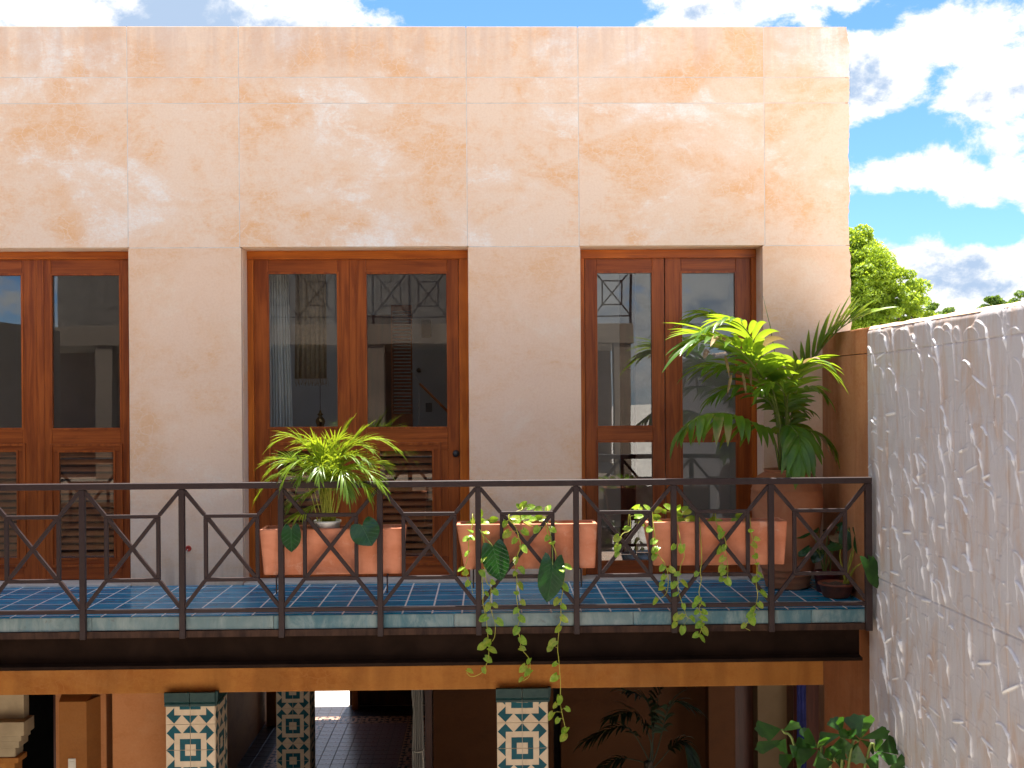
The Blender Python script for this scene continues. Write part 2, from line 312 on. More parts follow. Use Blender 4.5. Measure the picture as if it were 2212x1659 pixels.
class MB:
    def __init__(s): s.v = []; s.f = []; s.mi = []; s.sm = []
    def add(s, vs, fs, mi=0, smooth=False):
        k = len(s.v); s.v += [tuple(x) for x in vs]; s.f += [tuple(i+k for i in f) for f in fs]; s.mi += [mi]*len(fs); s.sm += [smooth]*len(fs)
    def box(s, a, b, mi=0):
        (x0, y0, z0), (x1, y1, z1) = a, b
        s.add([(x0, y0, z0), (x1, y0, z0), (x1, y1, z0), (x0, y1, z0), (x0, y0, z1), (x1, y0, z1), (x1, y1, z1), (x0, y1, z1)],
              [(0, 3, 2, 1), (4, 5, 6, 7), (0, 1, 5, 4), (1, 2, 6, 5), (2, 3, 7, 6), (3, 0, 4, 7)], mi)
    def tube(s, pts, rad, n=6, mi=0, cap=True):
        pts = [Vector(p) for p in pts]; m = len(pts)
        rad = rad if hasattr(rad, '__len__') else [rad]*m
        vs = []; fs = []; prev = None
        for i, p in enumerate(pts):
            d = (pts[min(i+1, m-1)]-pts[max(i-1, 0)]).normalized()
            a = prev - d*prev.dot(d) if prev is not None else d.orthogonal()
            if a.length < 1e-6: a = d.orthogonal()
            a.normalize(); prev = a; b = d.cross(a)
            for k in range(n):
                t = 2*math.pi*k/n; vs.append(p+(a*math.cos(t)+b*math.sin(t))*rad[i])
        for i in range(m-1):
            for k in range(n): fs.append((i*n+k, i*n+(k+1) % n, (i+1)*n+(k+1) % n, (i+1)*n+k))
        if cap: fs += [tuple(range(n-1, -1, -1)), tuple((m-1)*n+k for k in range(n))]
        s.add(vs, fs, mi, True)
    def lathe(s, prof, n=32, c=(0, 0, 0), mi=0):
        vs = []; fs = []
        for r, z in prof:
            for k in range(n): t = 2*math.pi*k/n; vs.append((c[0]+r*math.cos(t), c[1]+r*math.sin(t), c[2]+z))
        for i in range(len(prof)-1):
            for k in range(n): fs.append((i*n+k, i*n+(k+1) % n, (i+1)*n+(k+1) % n, (i+1)*n+k))
        s.add(vs, fs, mi, True)
    def grid(s, P, mi=0, smooth=True):     # P: rows of points
        r, c = len(P), len(P[0]); s.add([q for row in P for q in row], [(i*c+j, i*c+j+1, (i+1)*c+j+1, (i+1)*c+j) for i in range(r-1) for j in range(c-1)], mi, smooth)
    def mesh(s, name, *mats):
        me = bpy.data.meshes.new(name); me.from_pydata(s.v, [], s.f)
        for m in mats: me.materials.append(m)
        me.polygons.foreach_set('material_index', s.mi); me.polygons.foreach_set('use_smooth', s.sm); me.update(); return me
    def obj(s, name, mats, parent=None, world=None, **kw):
        mats = mats if isinstance(mats, (list, tuple)) else [mats]
        w = world if world is not None else (WM[parent] if parent is not None else Matrix.Identity(4))
        inv = w.inverted(); s.v = [tuple(inv @ Vector(p)) for p in s.v]
        return link(name, s.mesh(name, *mats), w, parent, **kw)
_bc = {}
def box_mesh(sx, sy, sz, bev, mat, name='piece'):
    key = (round(sx, 4), round(sy, 4), round(sz, 4), bev, mat.name)
    if key in _bc: return _bc[key]
    bm = bmesh.new(); bmesh.ops.create_cube(bm, size=1); bmesh.ops.scale(bm, vec=(sx, sy, sz), verts=bm.verts)
    if bev: bmesh.ops.bevel(bm, geom=bm.edges[:], offset=min(bev, .45*min(sx, sy, sz)), segments=2 if bev > .0035 else 1, affect='EDGES', profile=.7)
    me = bpy.data.meshes.new(name); bm.to_mesh(me); bm.free(); me.materials.append(mat); _bc[key] = me; return me
def boxp(name, a, b, mat, parent=None, bev=.003, **kw):
    a, b = Vector(a), Vector(b); lo = Vector(map(min, a, b)); hi = Vector(map(max, a, b)); s = hi-lo
    return link(name, box_mesh(*s, bev, mat, name), Matrix.Translation((lo+hi)/2), parent, **kw)
def bar(name, p, q, w, d, mat, parent, bev=.003, **kw):     # square tube from p to q lying in an XZ plane
    p, q = Vector(p), Vector(q); v = q-p; ang = math.atan2(v.x, v.z)
    m = Matrix.Translation((p+q)/2) @ Matrix.Rotation(ang, 4, 'Y')
    return link(name, box_mesh(w, d, round(v.length, 3), bev, mat, name), m, parent, **kw)

# ------------------------------------------------------------------ levels and lines
X = lambda u, v, Y: PY(u, v, Y).x
Z = lambda u, v, Y: PY(u, v, Y).z
ZTOP = Z(1000, 56.4, 0); ZH = Z(1000, 533, 0); ZG = -4.1; ZL = Z(700, 1493.5, 0); XR = 2.85; XW = 2.625; XL = -7.5
YD = .19                      # door frame plane behind the wall face
YE = -1.164                   # balcony edge
YR = YE-.024                  # railing plane

# ================================================================== SETTING
MB_ = MB(); MB_.box((-400, -400, ZG-.3), (400, 900, ZG-.004)); MB_.obj('ground', GROUND, kind='structure')
pf = MB(); pf.box((XL, .0, ZG-.003), (XW, 10.95, ZG+.0)); patio_floor = pf.obj('patio_floor', simple('floor_mortar', (.10, .085, .08), .8, world=True), kind='structure')

# ================================================================== HOUSE
house = thing('house', 'two storey peach plastered courtyard house with mahogany glazed doors', 'house', (0, 0, ZG))
# wall panels between the scored joints
J = .007
xs = [XL, X(-260, 300, 0), X(275, 300, 0), X(516, 300, 0), X(1008, 300, 0), X(1249.5, 300, 0), X(1651, 300, 0), XR]
zs = [ZH, Z(1000, 223, 0), Z(1000, 167, 0), ZTOP]; print('levels', ZTOP, ZH, ZL, Z(388, 1264.7, 0), Z(1262, 1260, 0), Z(1000, 1329, YE), Z(1000, 1437.5, YE), Z(500, 1040, YR), PXp(1880, 706, XW).z)
op = [(X(-190, 800, 0), X(278, 800, 0)), (X(523, 800, 0), X(1012, 800, 0)), (X(1256, 800, 0), X(1648, 800, 0))]
core = MB()
core.box((XL, .0018, ZH+.01), (XR-.028, .30, ZTOP-.012))
piers = [(XL, op[0][0]), (op[0][1], op[1][0]), (op[1][1], op[2][0]), (op[2][1], XR)]
for a, b in piers: core.box((a+.012, .0018, -.3), (b-(.012 if b < 2.8 else .03), .30, ZH+.012))
core.obj('wall_core', JOINT, house)
def panel(x0, x1, z0, z1, mat, rough_right=False):
    if not rough_right:
        return boxp('wall_panel', (x0+J/2, 0, z0+J/2), (x1-J/2, .05, z1-J/2), mat, house, .0015)
    m = MB(); n = max(4, int((z1-z0)/.02)); top = z1 > 4.3
    pr = [(x0+J/2, z0+J/2)]; r = 0
    for i in range(n+1):
        z = z0+J/2+(z1-z0-J)*i/n; r = r*.7+random.uniform(-.006, .006)
        q = 0 if not top else (.012*math.exp(-((z1-.16-z)/.06)**2) - .01*math.exp(-((z1-z)/.05)**2))
        pr.append((x1+r+q, z))
    pr.append((x0+J/2, z1-J/2)); k = len(pr)
    cx = x1-.02
    front = [(x, 0, z) for x, z in pr]; back = [(x, .3, z) for x, z in pr]
    m.add(front+back, [tuple(range(k))]+[(i+k, (i+1) % k+k, (i+1) % k, i) for i in range(k)])
    return m.obj('wall_panel', mat, house)
for i in range(len(xs)-1):
    for k in range(len(zs)-1):
        panel(xs[i], xs[i+1], zs[k], zs[k+1], PL_UP, i == len(xs)-2)
for j, (a, b) in enumerate(piers):
    if j == 3: panel(a, b, 0, ZH, PL_LOW, True); boxp('reveal', (a, .052, 0), (a+.012, .30, ZH), PL_LOW, house, 0)
    else:
        panel(a, b, 0, ZH, PL_LOW)
        boxp('reveal', (a, .052, 0), (a+.012, .30, ZH), PL_LOW, house, 0); boxp('reveal', (b-.012, .052, 0), (b, .30, ZH), PL_LOW, house, 0)
for a, b in op: boxp('reveal_head', (a, .052, ZH-.0), (b, .30, ZH+.0095), PL_LOW, house, 0)
# roof, rooms behind the doors
FILL_HOLES = [(-2.25, -1.4), (.95, 1.85)]; SY0, SY1 = 1.7, 2.7  # roof and ceiling openings added out of view to brighten the rooms
def holed(m, z0, z1, y0, y1, x1):
    m.box((XL, y0, z0), (x1, SY0, z1)); m.box((XL, SY1, z0), (x1, y1, z1)); e_ = XL
    for a, b in FILL_HOLES: m.box((e_, SY0, z0), (a, SY1, z1)); e_ = b
    m.box((e_, SY0, z0), (x1, SY1, z1))
rf = MB(); holed(rf, 3.0, 3.8, .302, 6.2, XR-.1); rf.obj('roof', simple('roof_render', (.6, .54, .48), .9, world=True), house)
YB = 3.4
rw = MB()
rw.box((XL, YB, 0), (XR, YB+.15, 3.55)); holed(rw, 2.95, 2.999, .302, YB, XR-.03)
for xx in (-2.35, 1.86*0+.22): rw.box((xx-.06, .302, 0), (xx+.06, YB, 2.95))
rw.box((XR-.2, .302, 0), (XR-.12, YB, 2.95)); rw.box((XL, .302, 0), (XL+.1, YB, 2.95))
rw.obj('room_wall', ROOM_W, house)
boxp('room_floor', (XL, .302, -.25), (XR, 11.2, -.01), ROOM_F, house, 0)
for a, b in op: boxp('threshold', (a, .0, -.05), (b, .31, .012), SILL, house, .004)
for a, b in piers: boxp('pier_foot', (a+.014, .051, -.3), (b-.014, .3, -.004), JOINT, house, 0)
# ground storey
boxp('lintel_beam', (XL, 0, ZL), (XW-.002, .38, -.06), PL_OCHRE, house, .012)
# ------------------------------------------------------------------ doors
def dz(v, u, Y): return Z(u, v, Y)
def door_frame(a, b, uhead, left, right):
    zt = ZH-.0; zb = Z(uhead[0], uhead[1], YD)
    f = MB(); x0, x1 = a+.001, b-.001
    fr = boxp('door_frame', (x0, YD, zb), (x1, YD+.10, ZH-.002), WOODJ_H, house, .004)
    if left: boxp('jamb', (x0, YD+.003, .013), (left, YD+.10, zb-.001), WOODJ_V, fr, .004)
    if right: boxp('jamb', (right, YD+.003, .013), (x1, YD+.10, zb-.001), WOODJ_V, fr, .004)
    return fr, zb
YLF = YD+.035
GL = []
def leaf(u0, u1, g0, g1, gt, gb, ztop, lo, name_knob=None, louver=True, astragal=None):
    Y = YLF; x0, x1 = X(u0, 800, Y), X(u1, 800, Y); a, b = X(g0, 750, Y), X(g1, 750, Y)
    ztop = ztop+.004; zg1, zg0 = dz(gt, (g0+g1)/2, Y), dz(gb, (g0+g1)/2, Y)
    l0, l1, lt, lb = X(lo[0], 1080, Y), X(lo[1], 1080, Y), dz(lo[2], lo[0], Y), dz(lo[3], lo[0], Y)
    Zb = .016; T = .045
    d = boxp('door', (x0+.002, Y, Zb), (a, Y+T, ztop), WOOD_V, house, .004)
    boxp('stile', (b, Y, Zb), (x1-.002, Y+T, ztop), WOOD_V, d, .004)
    boxp('top_rail', (a+.0005, Y+.001, zg1), (b-.0005, Y+T-.001, ztop), WOOD_H, d, .003)
    if louver:
        boxp('lock_rail', (a+.0005, Y+.001, lt+.0), (b-.0005, Y+T-.001, zg0), WOOD_H, d, .003)
        boxp('bottom_rail', (a+.0005, Y+.001, Zb), (b-.0005, Y+T-.001, lb), WOOD_H, d, .003)
        # filler stiles beside the shutter opening
        boxp('inner_stile', (a+.0005, Y+.0015, lb), (l0, Y+T-.002, lt), WOOD_V, d, .003)
        boxp('inner_stile', (l1, Y+.0015, lb), (b-.0005, Y+T-.002, lt), WOOD_V, d, .003)
    else:
        zr = dz(954, (g0+g1)/2, Y)
        boxp('lock_rail', (a+.0005, Y+.001, zr), (b-.0005, Y+T-.001, zg0), WOOD_H, d, .003)
        boxp('bottom_rail', (a+.0005, Y+.001, Zb), (b-.0005, Y+T-.001, lb), WOOD_H, d, .003)
    def bead(p0, p1, q0, q1, w=.010, out=.006, mv=WOOD_V, mh=WOOD_H, nm='glazing_bead'):
        m = MB(); y0, y1 = Y-out, Y+.02
        m.box((p0-w, y0, q0-w), (p0+w*.6, y1, q1+w)); m.box((p1-w*.6, y0, q0-w), (p1+w, y1, q1+w))
        m.box((p0+w*.6, y0, q1-w*.6), (p1-w*.6, y1, q1+w)); m.box((p0+w*.6, y0, q0-w), (p1-w*.6, y1, q0+w*.6))
        m.obj(nm, mv, d)
    bead(a, b, zg0, zg1)
    boxp('glass_pane', (a-.004, Y+.022, zg0-.004), (b+.004, Y+.027, zg1+.004), GLASS, d, 0)
    if louver:
        # raised moulding, shutter frame and slats
        bead(l0-.055, l1+.055, lb-.055, lt+.05, .012, .012, nm='shutter_moulding')
        bead(l0, l1, lb, lt, .009, .007, nm='shutter_frame')
        boxp('glass_pane', (l0-.003, Y+.008, lb-.003), (l1+.003, Y+.012, lt+.003), GLASS, d, 0)
        n = 15; st = (lt-lb)/n
        for i in range(n):
            zc = lb+st*(i+.5); m = Matrix.Translation(((l0+l1)/2, Y+.034, zc)) @ Matrix.Rotation(R_(40+random.uniform(-2, 2)), 4, 'X')
            link('slat', box_mesh(round(l1-l0+.006, 3), .052, .008, .002, WOOD_L, 'slat'), m, d)
        boxp('shutter_back', (l0-.02, Y+.062, lb-.02), (l1+.02, Y+.072, lt+.02), WOOD_D, d, 0)
    else:
        bead(a, b, lb, zr); boxp('glass_pane', (a-.004, Y+.022, lb-.004), (b+.004, Y+.027, zr+.004), GLASS, d, 0)
    if astragal: boxp('astragal', (X(astragal[0], 800, Y), Y-.008, Zb), (X(astragal[1], 800, Y), Y-.0005, ztop-.002), WOOD_V, d, .003)
    if name_knob:
        p = PY(*name_knob, Y); k = MB()
        k.lathe([(0, -.050), (.019, -.046), (.027, -.034), (.022, -.018), (.011, -.012), (.011, -.006), (.026, -.005), (.028, 0)], 20)
        k.v = [(p.x+x, Y+z, p.z+y) for x, y, z in k.v]; k.obj('knob', BLACKM, d)
    for q in (lt-.1, lb+.1) if louver else ():
        boxp('hinge', (l1+.048, Y-.009, q-.03), (l1+.056, Y-.002, q+.03), BLACKM, d, .001)
    return d
fr, zb = door_frame(*op[0], (150, 559.5), X(-165, 800, YD), None)
leaf(-150, 80.5, -118, 48, 593.5, 926, zb, (-98, 38, 976, 1207))
leaf(82, 279, 111, 260, 593.5, 926, zb, (127.5, 247.5, 976, 1207), astragal=(80, 96))
fr, zb = door_frame(*op[1], (700, 559.7), X(548, 800, YD), X(992, 800, YD))
leaf(548, 764, 580, 730, 590, 923.5, zb, (600, 712, 973, 1204))
leaf(765, 992, 791.2, 966.7, 590, 923.5, zb, (820, 935.5, 973, 1204), (985, 979.7), astragal=(756, 770))
fr, zb = door_frame(*op[2], (1400, 557), X(1263.5, 800, YD), X(1624.7, 800, YD))
leaf(1263.5, 1436, 1289, 1409.7, 588, 921, zb, (1290, 1415.5, 955, 1213), louver=False)
leaf(1437, 1624.7, 1472, 1590, 588, 921, zb, (1477, 1596, 955, 1213), louver=False)

# ================================================================== BALCONY
bal = thing('balcony', 'cantilevered balcony floored in glossy blue tiles over a dark steel beam', 'balcony', (0, -.6, 0))
xe_ = X(1874, 1340, YE)
boxp('slab', (XL, YE+.012, -.10), (xe_, -.97, -.0012), GROUT, bal, 0); boxp('slab', (XL, -.9695, -.10), (XW-.004, -.001, -.0012), GROUT, bal, 0)
t0 = PZ(246.3, 1316, 0).x; TS = .2012
ny = [0.0, -.095, -.296, -.497, -.698, -.899, -1.10]
k0 = int((XL-t0)/TS)+1
cuts = [t0+TS*i for i in range(-40, 60)]
row_y = [(-.001, -.091), (-.102, -.292), (-.303, -.493), (-.504, -.694), (-.705, -.895), (-.906, -1.096), (-1.107, YE+.002)]
for i in range(len(cuts)-1):
    a, b = cuts[i]+.005, cuts[i+1]-.005
    b = min(b, XW-.006)
    if a < -4.45 or b-a < .03: continue
    for (ya, yb) in row_y:
        if yb < -.95:
            if b > xe_-.002: b = xe_-.002
            if b-a < .02: continue
        h = random.uniform(-.0002, .0005)
        link('floor_tile', box_mesh(b-a, ya-yb, .008, .0015, BLUE, 'floor_tile'),
             Matrix.Translation(((a+b)/2, (ya+yb)/2, -.0045+h)) @ Matrix.Rotation(random.uniform(-.0015, .0015), 4, 'X') @ Matrix.Rotation(random.uniform(-.0015, .0015), 4, 'Y'), bal)
boxp('floor_screed', (XL, -1.16, -.0055), (-4.6, -.001, -.001), BLUE, bal, 0)
zf0 = -.094
e = XL
xe_ = X(1874, 1340, YE)
while e < xe_-.03:
    b = min(e+1.21, xe_)
    boxp('edge_tile', (e+.0015, YE-.004+random.uniform(-.001, .001), zf0+random.uniform(-.002, .002)), (min(b, xe_-.01)-.0015, YE+.012, -.004), TEAL_EDGE, bal, .004); e = b
bm_ = MB()
prof = [(YE-.010, zf0-.003), (YE-.010, zf0-.048), (YE+.055, zf0-.050), (YE+.055, -.325), (YE-.012, -.330), (YE-.012, -.352), (YE+.11, -.352), (YE+.11, zf0-.003)]
xb = X(1862, 1400, YE)
k = len(prof)
bm_.add([(XL, y, z) for y, z in prof]+[(xb, y, z) for y, z in prof], [(i, (i+1) % k, (i+1) % k+k, i+k) for i in range(k)]+[tuple(range(k-1, -1, -1)), tuple(range(k, 2*k))])
bm_.obj('steel_beam', METAL_B, bal)
boxp('beam_lip', (XL, YE-.014, zf0-.047), (xe_, YE-.0105, zf0-.0035), METAL_LIP, bal, 0)
boxp('soffit', (XL, YE+.111, -.12), (XW-.004, -.002, -.1005), PL_OCHRE, bal, 0)

# ================================================================== RAILING
rail = thing('balcony_railing', 'dark brown steel railing of crossed squares along the balcony edge', 'railing', (0, YR, 0))
zt = Z(700, 1040.2, YR); PW = .038
pu = [-37, 175, 388, 604.7, 816.5, 1029.5, 1242.8, 1456.5, 1665.5]
px = [X(u, 1200, YR) for u in pu]; xe = X(1876, 1200, YR)
pitchx = (px[8]-px[0])/8
px = [px[8]-pitchx*(8-i) for i in range(9)]; px.insert(0, px[0]-pitchx)
zr1, zr0 = zt-.042, zt
zb1 = Z(500, 1322, YR)+.024; zb0 = zb1-.026
boxp('top_rail', (px[0]-.1, YR-.0225, zr1), (xe+.02, YR+.0225, zr0), METAL, rail, .003)
zpb = zf0-.05
allp = px+[xe]
sqt, sqb = Z(65, 1113, YR)+.005, Z(65, 1252, YR)
sqt = (Z(65, 1117, YR)+Z(1600, 1097+8, YR))/2; sqb = (Z(65, 1256, YR)+Z(1600, 1240, YR))/2
for i, x in enumerate(px): boxp('post', (x-PW/2, YR-PW/2, zpb), (x+PW/2, YR+PW/2, zr1-.0005), METAL, rail, .003)
boxp('post', (xe-.022, YR-.022, zpb+.0), (xe+.0205, YR+.022, zr1-.0005), METAL, rail, .003)
BW = .025
for i in range(len(allp)-1):
    a, b = allp[i]+PW/2, allp[i+1]-PW/2
    boxp('bottom_rail', (a+.0005, YR-.0125, zb0), (b-.0005, YR+.0125, zb1), METAL, rail, .002)
    c = (allp[i]+allp[i+1])/2; hs = .172
    x0, x1 = c-hs, c+hs
    for (p, q) in (((x0, sqb+BW/2), (x0, sqt-BW/2)), ((x1, sqb+BW/2), (x1, sqt-BW/2))):
        boxp('square_bar', (p[0]-BW/2, YR-.0125, p[1]+.0005), (p[0]+BW/2, YR+.0125, q[1]-.0005), METAL, rail, .002)
    for zz in (sqt, sqb): boxp('square_bar', (x0-BW/2, YR-.0125, zz-BW/2), (x1+BW/2, YR+.0125, zz+BW/2), METAL, rail, .002)
    h = BW/2
    bar('cross_bar', (x0+h, YR, sqb+h), (x1-h, YR, sqt-h), BW, .022, METAL, rail, .002)
    bar('cross_bar', (x0+h, YR+.0005, sqt-h), (x1-h, YR+.0005, sqb+h), BW, .0205, METAL, rail, .002)
    bar('diagonal_bar', (a-.004, YR, zr1-.012), (x0-h*.6, YR, sqt+h*.6), BW, .0235, METAL, rail, .002)
    bar('diagonal_bar', (b+.004, YR, zr1-.012), (x1+h*.6, YR, sqt+h*.6), BW, .0235, METAL, rail, .002)
    bar('diagonal_bar', (a-.004, YR, zb1+.012), (x0-h*.6, YR, sqb-h*.6), BW, .0235, METAL, rail, .002)
    bar('diagonal_bar', (b+.004, YR, zb1+.012), (x1+h*.6, YR, sqb-h*.6), BW, .0235, METAL, rail, .002)

# ================================================================== BOUNDARY WALL
bw = thing('boundary_wall', 'high side wall of rough trowelled grey plaster beside the balcony end', 'wall', (XW+.1, -3, ZG))
XT = XW+.24; ZW = (PXp(1880, 706, XW).z+PXp(2212, 648, XW).z)/2; print('ZW', ZW, PXp(1880, 706, XW).z, PXp(2212, 648, XW).z); S0 = 1.035
ZJ1 = (PXp(1880, 757, XW).z+PXp(2212, 737, XW).z)/2
boxp('wall_core', (XW+.03, -7.9, ZG), (XT, -.001, ZW-.03), JOINT, bw, 0)
# smooth rust coloured end beside the balcony, split at the scored joint
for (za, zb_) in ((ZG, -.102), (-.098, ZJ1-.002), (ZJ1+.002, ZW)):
    boxp('smooth_panel', (XW, -S0-.004, za), (XW+.06, -.0015, zb_), PL_RUST if zb_ > 0 else PL_RUST_SHADE, bw, .010 if zb_ > 1.9 else .003)  # below the slab the shade is put into the plaster colour
NS, NZ = 480, 920
S = np.linspace(S0, S0+2.5, NS); ZZ = np.linspace(-2.9, ZW-.012, NZ)
gs, gz = np.meshgrid(S, ZZ); H = np.zeros_like(gs); ST = np.full_like(gs, .6); RG = np.zeros_like(gs)
ds, dzz = S[1]-S[0], ZZ[1]-ZZ[0]
def smoothnoise(n, m, cells):
    g = rng.normal(size=(cells[0]+3, cells[1]+3)); yy = np.linspace(0, cells[0], n); xx = np.linspace(0, cells[1], m)
    y0 = yy.astype(int); x0 = xx.astype(int); fy = (yy-y0)[:, None]; fx = (xx-x0)[None, :]; fy = fy*fy*(3-2*fy); fx = fx*fx*(3-2*fx)
    return (g[y0][:, x0]*(1-fy)*(1-fx)+g[y0+1][:, x0]*fy*(1-fx)+g[y0][:, x0+1]*(1-fy)*fx+g[y0+1][:, x0+1]*fy*fx)
RN = np.clip(smoothnoise(NZ, NS, (130, 70))*.5+smoothnoise(NZ, NS, (40, 22))*.5, -1.2, 1.6)
strokes = []
for i in range(900):
    cz = rng.uniform(-2.95, ZW-.02); cs_ = rng.uniform(S0-.05, S0+2.55); strokes.append((cs_, cz))
rng.shuffle(strokes)
for cs_, cz in strokes:
    a = rng.uniform(.05, .12); b = rng.uniform(.045, .12); L = rng.uniform(.12, .42); rh = rng.uniform(.007, .023); tilt = rng.uniform(-.42, .0)
    i0, i1 = max(0, int((cz-L-.05-ZZ[0])/dzz)), min(NZ, int((cz+b+.05-ZZ[0])/dzz)+1); j0, j1 = max(0, int((cs_-a-.15-S[0])/ds)), min(NS, int((cs_+a+.15-S[0])/ds)+1)
    if i1 <= i0 or j1 <= j0: continue
    s_, z_ = gs[i0:i1, j0:j1], gz[i0:i1, j0:j1]
    x = (s_-cs_-tilt*(z_-cz))/a; up = z_ > cz
    r = np.where(up, np.sqrt(x**2+((z_-cz)/b)**2), np.abs(x)); r = r*(1+.03*np.sin(z_*70+cs_*50))
    fade = np.clip(1-(cz-z_)/L, 0, 1)*np.clip((z_-(cz-L))/.05, 0, 1)
    inside = (r < 1) & (z_ > cz-L)
    h = H[i0:i1, j0:j1]; st = ST[i0:i1, j0:j1]
    ramp = .0035*np.clip((z_-(cz-L))/(L+b), 0, 1)
    h[:] = np.where(inside, h*.35+ramp, h); st[:] = np.where(inside, st*.35+.15, st)
    wgt = np.clip(.62+.75*x, .05, 1.0)
    rg = rh*np.exp(-((r-1.02)*np.where(up, (a+b)/2, a)/.0072)**2)*wgt*fade*(.72+.5*RN[i0:i1, j0:j1])
    h[:] = np.maximum(h, h*.5+rg); RG[i0:i1, j0:j1] = np.maximum(RG[i0:i1, j0:j1]*np.where(inside & (rg < .002), .25, 1), np.clip(rg/.012, 0, 1))
    if rng.random() < .3:      # a short blob where the trowel was lifted off
        hx, hz = (s_-cs_)/(a*.8), (z_-(cz-L*.55)+(s_-cs_)*rng.uniform(-.5, .5))/.008
        bl = rh*.9*np.exp(-hz**2)*(np.abs(hx) < 1)*np.sqrt(np.clip(1-hx**2, 0, 1)); h[:] = np.maximum(h, bl); RG[i0:i1, j0:j1] = np.maximum(RG[i0:i1, j0:j1], np.clip(bl/.012, 0, 1))
def smoothnoise(n, m, cells):
    g = rng.normal(size=(cells[0]+3, cells[1]+3)); yy = np.linspace(0, cells[0], n); xx = np.linspace(0, cells[1], m)
    y0 = yy.astype(int); x0 = xx.astype(int); fy = (yy-y0)[:, None]; fx = (xx-x0)[None, :]; fy = fy*fy*(3-2*fy); fx = fx*fx*(3-2*fx)
    return (g[y0][:, x0]*(1-fy)*(1-fx)+g[y0+1][:, x0]*fy*(1-fx)+g[y0][:, x0+1]*(1-fy)*fx+g[y0+1][:, x0+1]*fy*fx)
H += .0005*smoothnoise(NZ, NS, (60, 60))+.0005*smoothnoise(NZ, NS, (30, 160))+.0015*smoothnoise(NZ, NS, (9, 8))
for zj in (ZJ1, .228): H -= .008*np.exp(-((gz-zj+.012-.014*(gs-S0))/.004)**2)
H -= .006*np.exp(-((gs-(8.5-(XW*2351/1134)))/.004)**2)
edge = np.clip((gs-S0)/.10, 0, 1); H *= .35+.65*edge
H = np.where(gz > ZW-.05, H-(.03*np.clip((gz-(ZW-.05))/.05, 0, 1)**2), H)
vs = np.stack([XW-.002-H, -gs, gz], -1).reshape(-1, 3)
idx = np.arange(NS*NZ).reshape(NZ, NS); fc = np.stack([idx[:-1, :-1], idx[1:, :-1], idx[1:, 1:], idx[:-1, 1:]], -1).reshape(-1, 4)
def npmesh(name, v, f, mats, smooth=True):
    me = bpy.data.meshes.new(name); me.vertices.add(len(v)); me.vertices.foreach_set('co', v.astype(np.float32).ravel())
    me.loops.add(f.size); me.loops.foreach_set('vertex_index', f.astype(np.int32).ravel()); me.polygons.add(len(f))
    me.polygons.foreach_set('loop_start', np.arange(0, f.size, f.shape[1], dtype=np.int32))
    me.polygons.foreach_set('use_smooth', np.full(len(f), smooth)); me.update(calc_edges=True); me.validate()
    for m in mats: me.materials.append(m)
    return me
me = npmesh('trowelled_face', vs, fc, [TROWEL])
at = me.attributes.new('stain', 'FLOAT', 'POINT'); at.data.foreach_set('value', ST.ravel().astype(np.float32)); at = me.attributes.new('ridge_highlight', 'FLOAT', 'POINT'); at.data.foreach_set('value', RG.ravel().astype(np.float32))
link('trowelled_face', me, None, bw)
boxp('near_face', (XW, -7.9, ZG), (XW+.06, -S0-2.5, ZW), TROWEL, bw, .01); boxp('foot_face', (XW, -S0-2.5, ZG), (XW+.06, -S0-.004, -2.9), TROWEL, bw, 0)
cp = MB(); n = 60; rows = []
for i in range(n+1):
    s_ = -.0015-7.9*i/n; w = random.uniform(-.004, .004)
    rows.append([(XW+.002+w*.4, s_, ZW-.02+w*.3), (XW+.012+w, s_, ZW-.006+w), (XW+.035, s_, ZW+.004+w), (XT-.03, s_, ZW+.004+w), (XT+.004, s_, ZW-.015)])
cp.grid([r[::-1] for r in rows]); cp.obj('rounded_coping', PL_LOW, bw)

# ================================================================== TILED COLUMNS AND PATIO
def tile_mesh(name, T, m1, m2):
    """quarter of the repeat: [0..1] from the middle of the motif to its edge; inlaid shapes sit half a millimetre proud"""
    m = MB(); g = .0015; a, b = g, T-g
    m.box((a, 0, a), (b, .010, b), 0)
    def poly(p):
        p = [(min(max(x, .012), .985)*T, -.0006, min(max(z, .012), .985)*T) for x, z in p]
        q = [(x, .0, z) for x, _, z in p]; k = len(p)
        m.add(p+q, [tuple(range(k))]+[(i+k, (i+1) % k+k, (i+1) % k, i) for i in range(k)], 1)
    poly([(.22, 0), (.43, 0), (.43, .43), (.22, .43)]); poly([(0, .22), (.22, .22), (.22, .43), (0, .43)])
    poly([(.65, .36), (.97, .66), (.66, .97), (.36, .65), (.65, .65)])
    poly([(0, .66), (.31, .66), (0, .97)]); poly([(.66, 0), (.97, 0), (.66, .31)])
    return m.mesh(name, m1, m2)
TM = .2
tmesh = tile_mesh('column_tile', TM, CREAM_T, TEAL_T)
def qmat(kx, kz):      # quarter orientation by mirroring
    return Matrix.Diagonal((kx, 1, kz, 1))
tm_q = {}
for kx in (1, -1):
    for kz in (1, -1):
        me = tmesh.copy(); me.name = 'column_tile'; me.transform(qmat(kx, kz))
        if kx*kz < 0: me.flip_normals()
        tm_q[(kx, kz)] = me
